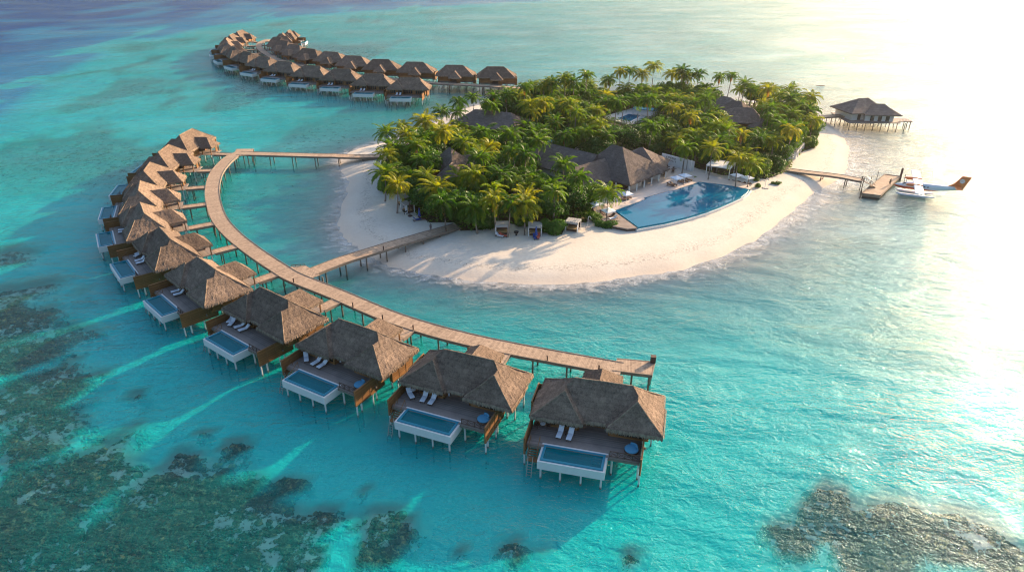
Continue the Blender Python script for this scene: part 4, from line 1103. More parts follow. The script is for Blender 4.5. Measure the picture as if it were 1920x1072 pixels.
# gangway with arched rails
ga, gb = at3(1616,338,2.5), at3(1640,350,.95)
gg = empty('gangway', label='sloping gangway with arched rails down to the floating dock', cat='gangway')
m = MB(); m.bar(ga, gb, 1.4, .12); m.build('ramp', M['jetty_side'], gg)
dd_ = (gb - ga); nn = Vector((dd_.y, -dd_.x, 0)).normalized()
for s in (-.7, .7):
    m = MB(); pts_ = [ga + dd_ * (k/8) + nn * s + Vector((0, 0, .25 + 1.1 * math.sin(math.pi * min(1, (k + 1.2) / 10)))) for k in range(9)]
    m.tube(pts_, .05, 5)
    for k in range(0, 9): m.bar(ga + dd_ * (k/8) + nn * s, pts_[k], .045)
    m.build('rail', M['metal'], gg)
for q in (ga, ga + nn * 1.2): m = MB(); m.tube([(0, 0, -3), (0, 0, 3.6)], .13, 6); m.build('piling', M['jpile'], gg, loc=(q.x, q.y, 0))
fd = empty('floating_dock', label='brown floating dock beside the seaplane', cat='dock')
fc = [at3(x, y, .85) for x, y in ((1659,327),(1687.5,331),(1651,367),(1615.6,362.6))]
m = MB(); m.prism(ccw([(p.x, p.y) for p in fc]), .25, .85)
uu = (fc[1] - fc[2]).normalized()
for k, f in enumerate(m.f): m.uv[k] = [(Vector(m.v[i]).dot(uu), m.v[i][1]) for i in f]
m.build('deck', M['jetty'], fd)
m = MB(); m.prism(ccw(poly_offset(ccw([(p.x, p.y) for p in fc]), .15)), -.4, .24); m.build('float', M['darkwood'], fd)
for i in range(4): m = MB(); a_, b_ = fc[i], fc[(i+1) % 4]; m.bar(a_ + Vector((0, 0, .02)), b_ + Vector((0, 0, .02)), .22, .24); m.build('edge_beam', M['jetty_side'], fd)
for i, q in ((0, fc[1]), (1, fc[3]), (2, fc[0].lerp(fc[3], .35)), (3, fc[0].lerp(fc[3], .6))):
    c_ = sum(fc, Vector()) / 4; q = q + (q - c_).normalized() * .45; m = MB(); m.tube([(0, 0, -3), (0, 0, (3.0, 1.9, 3.4, 3.2)[i])], (.28, .16, .07, .07)[i], 8); m.build('mooring_pile', M['darkwood'], fd, loc=(q.x, q.y, 0))

# ---------------------------------------------------------------- seaplane
t = NT('plane_paint'); sp = t.n('ShaderNodeSeparateXYZ'); t.l(t.obj(), sp.inputs[0])
k = t.math('ADD', sp.outputs['Z'], t.math('MULTIPLY', sp.outputs['X'], .03))
t.bsdf(t.ramp(t.math('MULTIPLY', k, .25), [(.0, (.55, .09, .03)), (.555, (.55, .09, .03)), (.558, (.68, .66, .66))]), .3, spec=.5); M['plane'] = t.mat
t.t.nodes['Color Ramp'].color_ramp.interpolation = 'CONSTANT'
M['orange'] = m_plain('orange_paint', (.66, .16, .035), .3, .05, 1, spec=.5)
M['pwhite'] = m_plain('white_gloss', (.72, .72, .75), .3, .04, 1, spec=.5)
M['black'] = m_plain('black_rubber', (.02, .02, .02), .5, .1)
n0 = at3(1677, 344, 2.3); n1 = at3(1795, 349, 2.6); hd = R(-25)
sp_ = empty('seaplane', (n0.x, n0.y, 0), hd, 'white and orange twin engine seaplane on floats beside the dock', 'seaplane')
m = MB()   # x runs from the nose to the tail
secs = [(0, 2.05, .12, .14), (.5, 2.05, .42, .40), (1.4, 2.1, .66, .60), (2.3, 2.25, .82, .82), (3.2, 2.35, .86, .92), (6.5, 2.35, .86, .92), (8.5, 2.42, .78, .86), (11, 2.65, .58, .64), (13.4, 2.9, .34, .42), (14.6, 3.0, .14, .22)]
N_ = 14; vs = []
for x, z, wy, wz in secs:
    for k_ in range(N_):
        a = 2 * math.pi * k_ / N_; c_, s_ = math.cos(a), math.sin(a)
        vs.append((x, wy * math.copysign(abs(c_) ** .75, c_), z + wz * math.copysign(abs(s_) ** .75, s_)))
fs = [(i*N_+k_, i*N_+(k_+1) % N_, (i+1)*N_+(k_+1) % N_, (i+1)*N_+k_) for i in range(len(secs)-1) for k_ in range(N_)]
fs += [tuple(range(N_-1, -1, -1)), tuple((len(secs)-1)*N_ + k_ for k_ in range(N_))]
m.add(vs, fs); fus = m.build('fuselage', M['plane'], sp_, smooth=True)
m = MB(); m.obox((2.05, 0, 2.86), (.7, 1.25, .34), Matrix.Rotation(R(-38), 3, 'Y')); m.build('windscreen', M['glass'], fus)
for s in (-1, 1):
    for k_ in range(6): m = MB(); m.tube([(3.6 + k_*.75, s*.84, 2.62), (3.6 + k_*.75, s*.89, 2.62)], .17, 10); m.build('window', M['glass'], fus)
def foil(mb, x, y0, y1, z, c0, c1, th, dz=0, mi=0):
    pr = [(0, 0), (.08, .5), (.3, .62), (.7, .35), (1, 0), (.6, -.25), (.15, -.3)]; vs = []
    for y, c, zz_ in ((y0, c0, z), (y1, c1, z + dz)): vs += [(x + q[0]*c, y, zz_ + q[1]*th) for q in pr]
    n = len(pr); mb.add(vs, [(i, (i+1) % n, n+(i+1) % n, n+i) for i in range(n)] + [tuple(range(n-1, -1, -1)), tuple(range(n, 2*n))], mi)
m = MB(); foil(m, 3.9, -9.9, 9.9, 3.35, 1.98, 1.98, .36); m.build('wing', M['pwhite'], sp_)
for s in (-1, 1):
    m = MB(); m.bar((4.6, s*.8, 1.75), (4.7, s*3.4, 3.3), .12, .22); m.build('wing_strut', M['pwhite'], sp_)
    m = MB(); m.tube([(2.3, s*2.8, 3.3), (2.7, s*2.8, 3.32), (3.6, s*2.8, 3.34), (5.0, s*2.8, 3.4), (6.0, s*2.8, 3.45)], [.16, .33, .38, .34, .12], 10); eng = m.build('engine', M['orange'], sp_)
    m = MB(); m.tube([(2.05, s*2.8, 3.3), (2.3, s*2.8, 3.3)], [.05, .17], 8)
    for k_ in range(3):
        a = R(90 + 120*k_ + 20*s); d_ = Vector((0, math.cos(a), math.sin(a))); m.bar(Vector((2.2, s*2.8, 3.3)) + d_*.1, Vector((2.2, s*2.8, 3.3)) + d_*1.25, .12, .04)
    m.build('propeller', M['metal'], eng)
    # float
    m = MB(); fsx = [(-.2, .5, .08, .10), (.3, .38, .24, .24), (1.2, .26, .34, .34), (3.8, .2, .36, .38), (6, .24, .3, .3), (8.4, .38, .12, .14)]; vs = []
    for x, z, wy, wz in fsx:
        for a_ in ((-1, .6), (-.6, 1), (.6, 1), (1, .6), (.9, -.3), (0, -1), (-.9, -.3)): vs.append((x + .9, s*1.45 + a_[0]*wy, z + a_[1]*wz))
    n = 7; fs = [(i*n+k_, i*n+(k_+1) % n, (i+1)*n+(k_+1) % n, (i+1)*n+k_) for i in range(len(fsx)-1) for k_ in range(n)] + [tuple(range(n-1, -1, -1)), tuple((len(fsx)-1)*n + k_ for k_ in range(n))]
    m.add(vs, fs); m.build('float', M['pwhite'], sp_)
    for x in (2.6, 5.6): m = MB(); m.bar((x, s*1.4, .6), (x + .1, s*.6, 1.6), .1, .16); m.build('float_strut', M['pwhite'], sp_)
    m = MB(); foil(m, 12.9, s*.1, s*3.1, 3.55, 1.5, 1.2, .18); m.build('tailplane', M['orange'], sp_)
m = MB(); vs = []
for y in (-.1, .1): vs += [(11.2, y, 3.05), (14.75, y, 2.65), (15.9, y, 6.1), (14.0, y, 6.2), (12.7, y, 4.1)]
m.add(vs, [(0, 1, 2, 3, 4), (9, 8, 7, 6, 5), (0, 5, 6, 1), (1, 6, 7, 2), (2, 7, 8, 3), (3, 8, 9, 4), (4, 9, 5, 0)]); fin = m.build('tail_fin', M['orange'], sp_)
for s in (-1, 1):
    m = MB()
    for k_ in range(10):
        a = 2*math.pi*k_/10; c_ = Vector((14.2, s*.115, 4.9)); d_ = Vector((math.cos(a), 0, math.sin(a))); e_ = Vector((-math.sin(a), 0, math.cos(a)))
        vs = [c_ + d_*.16, c_ + d_*.42 + e_*.12, c_ + d_*.62, c_ + d_*.42 - e_*.12]; m.add(vs + [v + Vector((0, s*.02, 0)) for v in vs], [(0, 1, 2, 3), (7, 6, 5, 4)])
    m.tube([(14.2, s*.11, 4.9), (14.2, s*.14, 4.9)], .13, 8)
    m.build('emblem', M['pwhite'], fin)

# ---------------------------------------------------------------- beach and pool furniture
def parasol(label, px, z0, size=2.4, h=2.4, rot=R(30), grp='white square parasols'):
    q = at(*px, z0 + h + .15); r = empty('parasol', (q[0], q[1], z0), rot, label, 'parasol', grp)
    s = size / 2; m = MB(); m.add([(-s, -s, h), (s, -s, h), (s, s, h), (-s, s, h), (0, 0, h + .5), (-s, -s, h - .16), (s, -s, h - .16), (s, s, h - .16), (-s, s, h - .16)],
        [(0, 1, 4), (1, 2, 4), (2, 3, 4), (3, 0, 4), (0, 5, 6, 1), (1, 6, 7, 2), (2, 7, 8, 3), (3, 8, 5, 0), (8, 7, 6, 5)]); m.build('canopy', M['cloth'], r)
    m = MB(); m.tube([(0, 0, 0), (0, 0, h - .1)], .045, 6); m.build('pole', M['white'], r)
    m = MB(); m.box(-.3, .3, -.3, .3, 0, .08); m.build('base', M['stone'], r); return r
for px, z0, lab in (((1269,332),PZ,'white square parasol nearest the restaurant posts, above dark loungers'), ((1285,327.5),PZ,'white square parasol in front of the garden wall'),
    ((1175,361.5),PZ,'white square parasol just under the near corner of the restaurant roof'), ((1382,327),GZ,'left white parasol of the pair behind the far pool end'),
    ((1402,331.5),GZ,'right white parasol of the pair behind the far pool end'), ((1141,393),PZ,'white parasol beside the lone palm on the sun deck'), ((1119,380),PZ-.1,'white parasol half hidden by trees on the sun deck'),
    ((1068,272),GZ,'small white parasol behind the long restaurant roof'), ((1084,276),GZ,'smaller white parasol right of another behind the long restaurant roof')): parasol(lab, px, z0)
_c = M['cloth'], M['darkwood']
M['cloth'], M['darkwood'] = M['wicker'], M['wicker']; bl0 = lounger('x', None, R(30)); M['cloth'], M['darkwood'] = _c
BR = [((1257,347),60,'first dark lounger from the restaurant on the pool terrace'), ((1263,345.5),60,'second dark lounger from the restaurant on the pool terrace'), ((1277,341),60,'third dark lounger from the restaurant on the pool terrace'),
      ((1283.5,339),60,'fourth dark lounger from the restaurant on the pool terrace'), ((1291,337),60,'dark lounger farthest from the restaurant on the pool terrace'),
      ((1167,373.5),75,'dark lounger nearest the water under the restaurant corner parasol'), ((1172,371.5),75,'dark lounger between two others under the restaurant corner parasol'), ((1177,370),75,'dark lounger farthest from the water under the restaurant corner parasol'),
      ((1372,340),100,'left dark lounger under the left parasol behind the pool'), ((1380,341),100,'right dark lounger under the left parasol behind the pool'),
      ((1393,343.5),100,'left dark lounger under the right parasol behind the pool'), ((1402,344.5),100,'right dark lounger under the right parasol behind the pool'),
      ((1130,400),20,'dark lounger on the sun deck left of the lone palm'), ((1146,405),-60,'dark lounger with white towel on the sun deck beside the lone palm')]
for k, (px, rz, lab) in enumerate(BR):
    o = bl0 if k == 0 else copy_tree(bl0); z_ = PZ if px[0] < 1350 else GZ
    if px[0] < 1150: z_ = PZ - .03
    q = at(*px, z_ + .3); o.location = (q[0], q[1], z_); o.rotation_euler = (0, 0, R(rz)); tag(o, lab, 'sun lounger', 'dark sun loungers around the main pool')
for k, (px, lab) in enumerate((((1112,388.5),'white lounger at the back of the sun deck'), ((1150,409),'white towelled lounger near the front edge of the sun deck'))):
    o = copy_tree(lg0); q = at(*px, PZ + .3); o.location = (q[0], q[1], PZ - .03); o.rotation_euler = (0, 0, R(-65)); tag(o, lab, 'sun lounger')
def cabana(label, px, rz, w=2.7, d=2.3, h=2.2, white=False, base=GZ, flap=True):
    q = at(*px, base); r = empty('cabana', (q[0], q[1], base - .05), rz, label, 'cabana', 'beach cabanas with canopies')
    wm = M['white']
    for sx in (-1, 1):
        for sy in (-1, 1): m = MB(); m.box(-.08, .08, -.08, .08, 0, h); m.build('post', wm, r, loc=(sx*w/2, sy*d/2, 0))
    m = MB(); m.box(-w/2 - .15, w/2 + .15, -d/2 - .15, d/2 + .15, h, h + .12)
    for k in range(6): m.box(-w/2 + .1 + k*(w-.2)/5 - .07, -w/2 + .1 + k*(w-.2)/5 + .07, -d/2, d/2, h + .125, h + .2)
    m.box(-w/2 - .14, w/2 + .14, -d/2 - .14, -d/2 - .08, h - .3, h - .002)
    m.build('canopy', M['canvas'], r)
    m = MB(); m.box(-w/2 + .2, w/2 - .2, -d/2 + .15, d/2 - .2, .12, .55); m.build('daybed', M['wicker'] if not white else M['white'], r)
    m = MB(); m.box(-w/2 + .25, w/2 - .25, -d/2 + .2, d/2 - .45, .55, .72); m.build('mattress', M['tan_cloth'] if not white else M['cloth'], r)
    m = MB(); m.box(-w/2 + .25, w/2 - .25, d/2 - .45, d/2 - .25, .55, 1.3); m.build('backrest', M['wicker'], r)
    for s in (-1, 1): m = MB(); m.box(s*w/2 - .04, s*w/2 + .04, -d/2 + .1, -d/2 + .5, .3, h - .02); m.build('curtain', M['cloth'], r)
    m = MB(); m.box(-w/2, w/2, d/2 - .08, d/2, .4, h - .02); m.build('back_curtain', M['wicker'], r)
    return r
cabana('white cabana right of the round shrub on the front beach', (941,437), R(4)); cabana('middle cabana of the front beach, left of the square shrub', (1003,438.5), R(-2))
cabana('cabana with tan cushions right of the square shrub', (1074,431), R(-22)); cabana('white cabana farther along the western beach edge', (757,384), R(-62), 2.6, 2.4)
cabana('small white cabana nearer the beach jetty on the western beach edge', (765,397), R(-58), 2.4, 2.2)
for px, lab in (((1474,299.5),'white flat cabana nearest the low boardwalk on the eastern beach'), ((1484,296),'second white cabana from the low boardwalk on the eastern beach'), ((1489,290),'third white cabana from the low boardwalk on the eastern beach'),
                ((1494,284),'fourth white cabana from the low boardwalk on the eastern beach'), ((1500,276),'white cabana beside the round shrub on the eastern beach')): cabana(lab, px, R(60), 3.4, 2.6, 2.3, white=True)
def closed_parasol(label, px, z0=GZ):
    q = at(*px, z0); r = empty('closed_parasol', (q[0], q[1], z0 - .05), 0, label, 'parasol', 'folded blue parasols on the beach')
    m = MB(); m.tube([(0, 0, 0), (0, 0, 2.9)], .04, 6); m.build('pole', M['white'], r)
    m = MB(); m.tube([(0, 0, .75), (0, 0, 1.5), (0, 0, 2.8)], [.38, .26, .06], 8); m.build('canopy', M['navy'], r)
closed_parasol('folded blue parasol on the front beach beside the square shrub', (1005,446)); closed_parasol('folded blue parasol on the western beach near the beach jetty', (787,411))
def beach_lounger(label, px, rz, mat, grp=None):
    a = M['cloth']; M['cloth'] = mat; r = lounger(label, grp, R(45)); M['cloth'] = a
    q = at(*px, GZ); r.location = (q[0], q[1], GZ - .04); r.rotation_euler = (0, 0, R(rz))
beach_lounger('red cushioned lounger in front of the cabana by the round shrub', (943,443.5), 70, M['red_cloth']); beach_lounger('pale lounger next to the red lounger on the front beach', (936,444), 60, M['cloth'])
beach_lounger('blue lounger under the folded parasol on the front beach', (1003,447), 10, M['navy']); beach_lounger('dark red lounger right of the folded blue parasol', (1009,446.5), -10, M['red_cloth'])
beach_lounger('blue lounger under the folded parasol on the western beach', (782,414), 120, M['navy']); beach_lounger('dark lounger behind the blue one on the western beach', (791,412), 100, M['wicker'])
def firepot(label, px):
    q = at(*px, GZ); r = empty('fire_bowl', (q[0], q[1], GZ - .04), 0, label, 'fire bowl', 'dark fire bowls on the beach')
    m = MB(); m.tube([(0, 0, 0), (0, 0, .1), (0, 0, .4)], [.35, .16, .14], 10); m.build('stand', M['black'], r)
    m = MB(); m.tube([(0, 0, .4), (0, 0, .6), (0, 0, .9)], [.16, .46, .56], 12); m.build('bowl', M['black'], r)
firepot('dark fire bowl on the sand between the two front cabanas', (968,441)); firepot('small dark fire bowl below the western cabanas', (760,401))
q = at(769,405,GZ); r = empty('post_lamp', (q[0], q[1], GZ - .04), 0, 'brown post lamp with round base on the western beach', 'lamp')
m = MB(); m.tube([(0, 0, .12), (0, 0, 3.6)], .10, 7); m.build('post', M['darkwood'], r); m = MB(); m.tube([(0, 0, 0), (0, 0, .14)], .55, 12); m.build('base', M['darkwood'], r); m = MB(); m.box(-.2, .2, -.2, .2, 3.6, 3.95); m.build('lamp_head', M['black'], r)
def shower(label, px):
    q = at(*px, GZ); r = empty('beach_shower', (q[0], q[1], GZ - .04), 0, label, 'shower', 'white beach showers')
    m = MB(); pts_ = [(0, 0, 0), (0, 0, 2.3)] + [(.28 - .28*math.cos(a), 0, 2.3 + .28*math.sin(a)) for a in (R(45), R(90), R(135))] + [(.56, 0, 2.25)]; m.tube(pts_, .06, 6); m.build('pipe', M['white'], r)
    m = MB(); m.tube([(.56, 0, 2.1), (.56, 0, 2.25)], [.16, .07], 8); m.build('shower_head', M['metal'], r); m = MB(); m.box(-.5, .9, -.5, .5, .0, .09); m.build('tray', M['stone'], r)
shower('white curved shower pipe at the far end of the pool', (1434,352)); shower('white shower pipe between the cabana and the sun deck', (1102,426))
# terrace tables by the garden wall
for k, (px, lab) in enumerate((((1236,322),'dining table nearest the restaurant roof edge'), ((1250,318),'dining table in front of the wall ornaments'), ((1262,322),'dining table in front of the wall middle'), ((1246,328),'dining table beside the outer restaurant post'))):
    q = at(*px, PZ); r = empty('dining_table', (q[0], q[1], PZ), R(20 * k), lab, 'table', 'dark terrace dining tables')
    m = MB(); m.box(-.8, .8, -.5, .5, .7, .76); m.build('table_top', M['darkwood'], r); m = MB(); m.box(-.12, .12, -.12, .12, 0, .7); m.build('leg', M['darkwood'], r)
    for s in (-1, 1):
        c_ = cafe_chair('dark chair %s the %s' % (('on the pool side of', 'on the far side of')[s > 0], lab), 'dark terrace chairs'); c_.location = (q[0] + .3*s, q[1] + 1.0*s, PZ); c_.rotation_euler = (0, 0, 0 if s > 0 else math.pi)

# ---------------------------------------------------------------- people
def person(label, loc, rz, shirt, pants, skin=(.30, .17, .11), swing=.18):
    r = empty('person', loc, rz, label, 'person')
    sk_ = m_plain('skin', skin, .6, .05); hm = m_plain('hair', (.02, .015, .01), .6, .1)
    # body: one skinned skeleton
    J = {'pel': (0, 0, .95), 'spi': (0, .01, 1.15), 'che': (0, 0, 1.36), 'nec': (0, 0, 1.48), 'hea': (0, -.01, 1.56), 'top': (0, -.01, 1.70),
         'shl': (-.17, 0, 1.42), 'ell': (-.23, .03, 1.14), 'wrl': (-.24, -.06, .90), 'hal': (-.24, -.09, .82),
         'shr': (.17, 0, 1.42), 'elr': (.23, .03, 1.14), 'wrr': (.24, -.08, .90), 'har': (.24, -.12, .82),
         'hil': (-.10, 0, .90), 'knl': (-.11, -swing*.5, .50), 'anl': (-.11, -swing*.4, .09), 'tol': (-.12, -swing*.4 - .17, .04),
         'hir': (.10, 0, .90), 'knr': (.11, swing*.3, .50), 'anr': (.11, swing*.8, .09), 'tor': (.12, swing*.8 - .17, .04)}
    RD = {'pel': .13, 'spi': .115, 'che': .14, 'nec': .055, 'hea': .085, 'top': .075, 'shl': .062, 'ell': .042, 'wrl': .028, 'hal': .035, 'hil': .085, 'knl': .058, 'anl': .038, 'tol': .035}
    for k in list(RD):
        if k.endswith('l') and k[:-1] + 'r' in J: RD[k[:-1] + 'r'] = RD[k]
    E_ = [('pel', 'spi'), ('spi', 'che'), ('che', 'nec'), ('nec', 'hea'), ('hea', 'top'), ('che', 'shl'), ('shl', 'ell'), ('ell', 'wrl'), ('wrl', 'hal'), ('che', 'shr'), ('shr', 'elr'), ('elr', 'wrr'), ('wrr', 'har'),
          ('pel', 'hil'), ('hil', 'knl'), ('knl', 'anl'), ('anl', 'tol'), ('pel', 'hir'), ('hir', 'knr'), ('knr', 'anr'), ('anr', 'tor')]
    def skin_obj(name, keys, grow, mat, parent, fingers=False):
        ks = [k for k in J if k in keys]; me = bpy.data.meshes.new(name); ix = {k: i for i, k in enumerate(ks)}
        vs = [J[k] for k in ks]; es = [(ix[a], ix[b]) for a, b in E_ if a in ix and b in ix]; rd = [RD[k] + grow for k in ks]
        if fingers:
            for sd in ('l', 'r'):
                h = J['ha' + sd]; b = ix['ha' + sd]
                for i in range(5):
                    if i < 4: p1 = (h[0] + (i - 1.5)*.004, h[1] - .03 + i*.019, h[2] - .05 - (.01, .018, .014, 0)[i]); p2 = (p1[0] + (.01 if sd == 'l' else -.01), p1[1] - .004, p1[2] - .035)
                    else: p1 = (h[0], h[1] - .05, h[2] - .0); p2 = (h[0], h[1] - .065, h[2] - .035)
                    vs += [p1, p2]; n_ = len(vs); es += [(b, n_-2), (n_-2, n_-1)]; rd += [.010, .008]
        me.from_pydata(vs, es, []); me.materials.append(mat); o = bpy.data.objects.new(name, me); COL.objects.link(o); setparent(o, parent)
        md = o.modifiers.new('Skin', 'SKIN'); md.use_smooth_shade = True
        if not me.skin_vertices: me.attributes.new('skin', 'FLOAT', 'POINT') if False else None
        return o, rd
    return r, skin_obj, sk_, hm, J, RD, E_
def skin_mesh(name, vs, es, rd, root_i, mat, parent):
    """grow a smooth body round a skeleton and keep the result as a plain mesh"""
    import bmesh
    me = bpy.data.meshes.new(name); bm = bmesh.new(); lay = bm.verts.layers.skin.verify()
    bv = [bm.verts.new(v) for v in vs]
    for i, v in enumerate(bv): v[lay].radius = (rd[i], rd[i]); v[lay].use_root = (i == root_i)
    for a, b in es: bm.edges.new((bv[a], bv[b]))
    bm.to_mesh(me); bm.free(); o = bpy.data.objects.new(name, me); COL.objects.link(o)
    md = o.modifiers.new('Skin', 'SKIN'); md.use_smooth_shade = True; s_ = o.modifiers.new('Sub', 'SUBSURF'); s_.levels = 1; s_.render_levels = 1
    dg = bpy.context.evaluated_depsgraph_get(); dg.update(); me2 = bpy.data.meshes.new_from_object(o.evaluated_get(dg)); bpy.data.objects.remove(o)
    me2.name = name; me2.materials.clear(); me2.materials.append(mat); o2 = bpy.data.objects.new(name, me2); COL.objects.link(o2); setparent(o2, parent); return o2
def make_person(label, loc, rz, shirt, pants):
    r, _f, sk_, hm, J, RD, E_ = person(label, loc, rz, shirt, pants)
    ks = list(J); ix = {k: i for i, k in enumerate(ks)}; vs = [J[k] for k in ks]; es = [(ix[a], ix[b]) for a, b in E_]; rd = [RD[k] for k in ks]
    for sd in ('l', 'r'):
        h = J['ha' + sd]; b = ix['ha' + sd]
        for i in range(5):
            if i < 4: p1 = (h[0], h[1] - .025 + i*.018, h[2] - .055 - (.004, .012, .008, 0)[i]); p2 = (p1[0] + (.012 if sd == 'l' else -.012), p1[1] - .004, p1[2] - .032)
            else: p1 = (h[0], h[1] - .045, h[2] - .005); p2 = (h[0], h[1] - .06, h[2] - .035)
            vs += [p1, p2]; es += [(b, len(vs)-2), (len(vs)-2, len(vs)-1)]; rd += [.010, .008]
    body = skin_mesh('body', vs, es, rd, 0, sk_, r)
    m = MB(); m.ellipsoid((0, .012, 1.655), (.088, .105, .10), 12, 8); m.build('hair', hm, r, smooth=True)
    m = MB(); m.ellipsoid((0, -.105, 1.60), (.014, .022, .022), 6, 5)
    for s in (-1, 1): m.ellipsoid((s*.034, -.088, 1.63), (.012, .008, .008), 6, 4); m.ellipsoid((s*.088, 0, 1.61), (.012, .02, .03), 6, 5)
    m.ellipsoid((0, -.092, 1.565), (.026, .008, .007), 6, 4); m.build('face', sk_, r, smooth=True)
    def sub(keys, g): k2 = [k for k in ks if k in keys]; j = {k: i for i, k in enumerate(k2)}; return [J[k] for k in k2], [(j[a], j[b]) for a, b in E_ if a in j and b in j], [RD[k] + g for k in k2]
    v, e, q = sub(('pel', 'spi', 'che', 'shl', 'ell', 'shr', 'elr'), .016); skin_mesh('shirt', v, e, q, 0, shirt, r)
    v, e, q = sub(('pel', 'hil', 'knl', 'anl', 'hir', 'knr', 'anr'), .016); skin_mesh('trousers', v, e, q, 0, pants, r)
    return r
q = at(808, 433, GZ); make_person('person in dark clothes standing on sand beside the beach jetty', (q[0], q[1], GZ), R(20), m_plain('grey_shirt', (.10, .11, .14), .8), m_plain('dark_trousers', (.03, .03, .05), .8))
q = at(1668, 347, .86); make_person('person in black standing on the floating dock', (q[0], q[1], .86), R(-70), m_plain('black_shirt', (.025, .025, .03), .8), M['black'])
# ---------------------------------------------------------------- vegetation
def project(x, y, z):
    dy = y * math.cos(PITCH) - (z - CAM_H) * math.sin(PITCH); uy = y * math.sin(PITCH) + (z - CAM_H) * math.cos(PITCH)
    return (960 + F_PX * x / dy, 536 - F_PX * uy / dy, dy)
def palm_crown_mesh(seed, nf=23, L=3.9, droop=1.0, dry=2):
    rs = random.Random(seed); m = MB()
    for i in range(nf):
        f = i / (nf - 1); az = i * 2.39996 + rs.uniform(-.25, .25)
        el = R(78) - f ** .85 * R(108) + rs.uniform(-.12, .12); ln = L * rs.uniform(.86, 1.1) * (.72 if f < .12 else 1) * (.85 if f > .9 else 1)
        mi = 1 if i >= nf - dry else 0
        if mi: el = R(-62) + rs.uniform(-.2, .2); ln *= .8
        d = Vector((math.cos(az), math.sin(az), 0)); side = Vector((-d.y, d.x, 0)); side.rotate(Matrix.Rotation(rs.uniform(-.35, .35), 3, d))
        n = 11; pts = [Vector((0, 0, 0)) + d * .08]; e = el; dirs = []
        for k in range(n):
            v = d * math.cos(e) + Vector((0, 0, math.sin(e))); pts.append(pts[-1] + v * ln / n); dirs.append(v)
            e -= droop * R(rs.uniform(6.5, 9.5)) * (.5 + k / n * 1.1)
            if e < R(-86): e = R(-86)
        # rib
        for k in range(n):
            w0 = .055 * (1 - k / n) + .012; w1 = .055 * (1 - (k+1) / n) + .012
            m.add([pts[k] - side*w0, pts[k] + side*w0, pts[k+1] + side*w1, pts[k+1] - side*w1], [(0, 1, 2, 3)], mi)
        nl = 17
        for j in range(nl):
            t_ = .10 + .9 * (j + .5) / nl; k = min(n - 1, int(t_ * n)); p = pts[k].lerp(pts[k+1], t_ * n - k); v = dirs[k]
            up = side.cross(v); up = up if up.z > 0 else -up
            ll = ln * .235 * math.sin(math.pi * min(1, .18 + t_ * .86)) ** .7 + .12
            for s in (-1, 1):
                a = R(rs.uniform(48, 66)) * (1 - .45 * t_); dl = (side * s * math.sin(a) + v * math.cos(a)); dp = rs.uniform(.30, .75) * droop
                mid = p + dl * ll * .55 + up * .04 - Vector((0, 0, ll * .12 * dp)); tip = p + dl * ll - Vector((0, 0, ll * .62 * dp))
                w_ = v * .085; m.add([p - w_ * .6, p + w_ * .6, mid + w_, tip, mid - w_], [(0, 1, 2, 3, 4)], mi)
    me = bpy.data.meshes.new('palm_crown'); me.from_pydata(m.v, [], m.f); me.materials.append(M['leaf1']); me.materials.append(M['dryleaf'])
    me.polygons.foreach_set('material_index', m.m); me.update(); return me
def coconuts_mesh(seed):
    rs = random.Random(seed); m = MB()
    for k in range(7): a = rs.uniform(0, 6.28); m.ellipsoid((math.cos(a)*.24, math.sin(a)*.24, -.2 - rs.uniform(0, .25)), (.13, .13, .16), 7, 5)
    me = bpy.data.meshes.new('coconuts'); me.from_pydata(m.v, [], m.f); me.materials.append(M['dryleaf']); return me
CROWNS = [palm_crown_mesh(100 + i, nf=(22, 24, 26, 20, 23, 25)[i], L=(3.7, 4.0, 4.2, 3.6, 3.9, 4.1)[i], droop=(1.0, 1.2, .9, 1.3, 1.1, .8)[i], dry=(1, 0, 0, 2, 1, 0)[i]) for i in range(6)]
NUTS = coconuts_mesh(4)
def trunk_for(li, h):
    key = (li, round(h)); 
    if key not in TCACHE:
        rs = random.Random(li * 31 + round(h)); m = MB(); pts = []; rad = []; lean = (0, .08, .16, .28)[li]; H_ = round(h)
        for k in range(9):
            t_ = k / 8; pts.append((-lean * H_ * (1 - t_) ** 1.7, rs.uniform(-.05, .05), -H_ * (1 - t_))); rad.append(.12 + .13 * (1 - t_) ** 3)
        m.tube(pts, rad, 7, cap=False); me = bpy.data.meshes.new('palm_trunk'); me.from_pydata(m.v, [], m.f); me.materials.append(M['trunk']); me.polygons.foreach_set('use_smooth', [True]*len(m.f)); TCACHE[key] = me
    return TCACHE[key], (0, .08, .16, .28)[li] * round(h)
TCACHE = {}
def palm(x, y, h, rng, label, group, ground=GZ, lean=None, scale=1.0, ci=None, az=None):
    li = rng.choice((0, 0, 1, 1, 2)) if lean is None else lean; az = rng.uniform(0, 6.28) if az is None else az; h = max(3, round(h))
    tm, off = trunk_for(li, h); fx, fy = x - off * math.cos(az), y - off * math.sin(az)
    r = empty('palm_tree', (fx, fy, ground - .1), az, label, 'palm tree', group)
    t_ = bpy.data.objects.new('trunk', tm); COL.objects.link(t_); setparent(t_, r); t_.location = (off, 0, h + .0)
    c = bpy.data.objects.new('crown', CROWNS[rng.randrange(6) if ci is None else ci]); COL.objects.link(c); setparent(c, r); c.location = (off, 0, h); s = scale * rng.uniform(.95, 1.2)
    c.scale = (s, s, s * rng.uniform(.92, 1.08)); c.rotation_euler = (rng.uniform(-.08, .08), rng.uniform(-.08, .08), rng.uniform(0, 6.28))
    if rng.random() < .5: n_ = bpy.data.objects.new('coconuts', NUTS); COL.objects.link(n_); setparent(n_, r); n_.location = (off, 0, h)
    return r
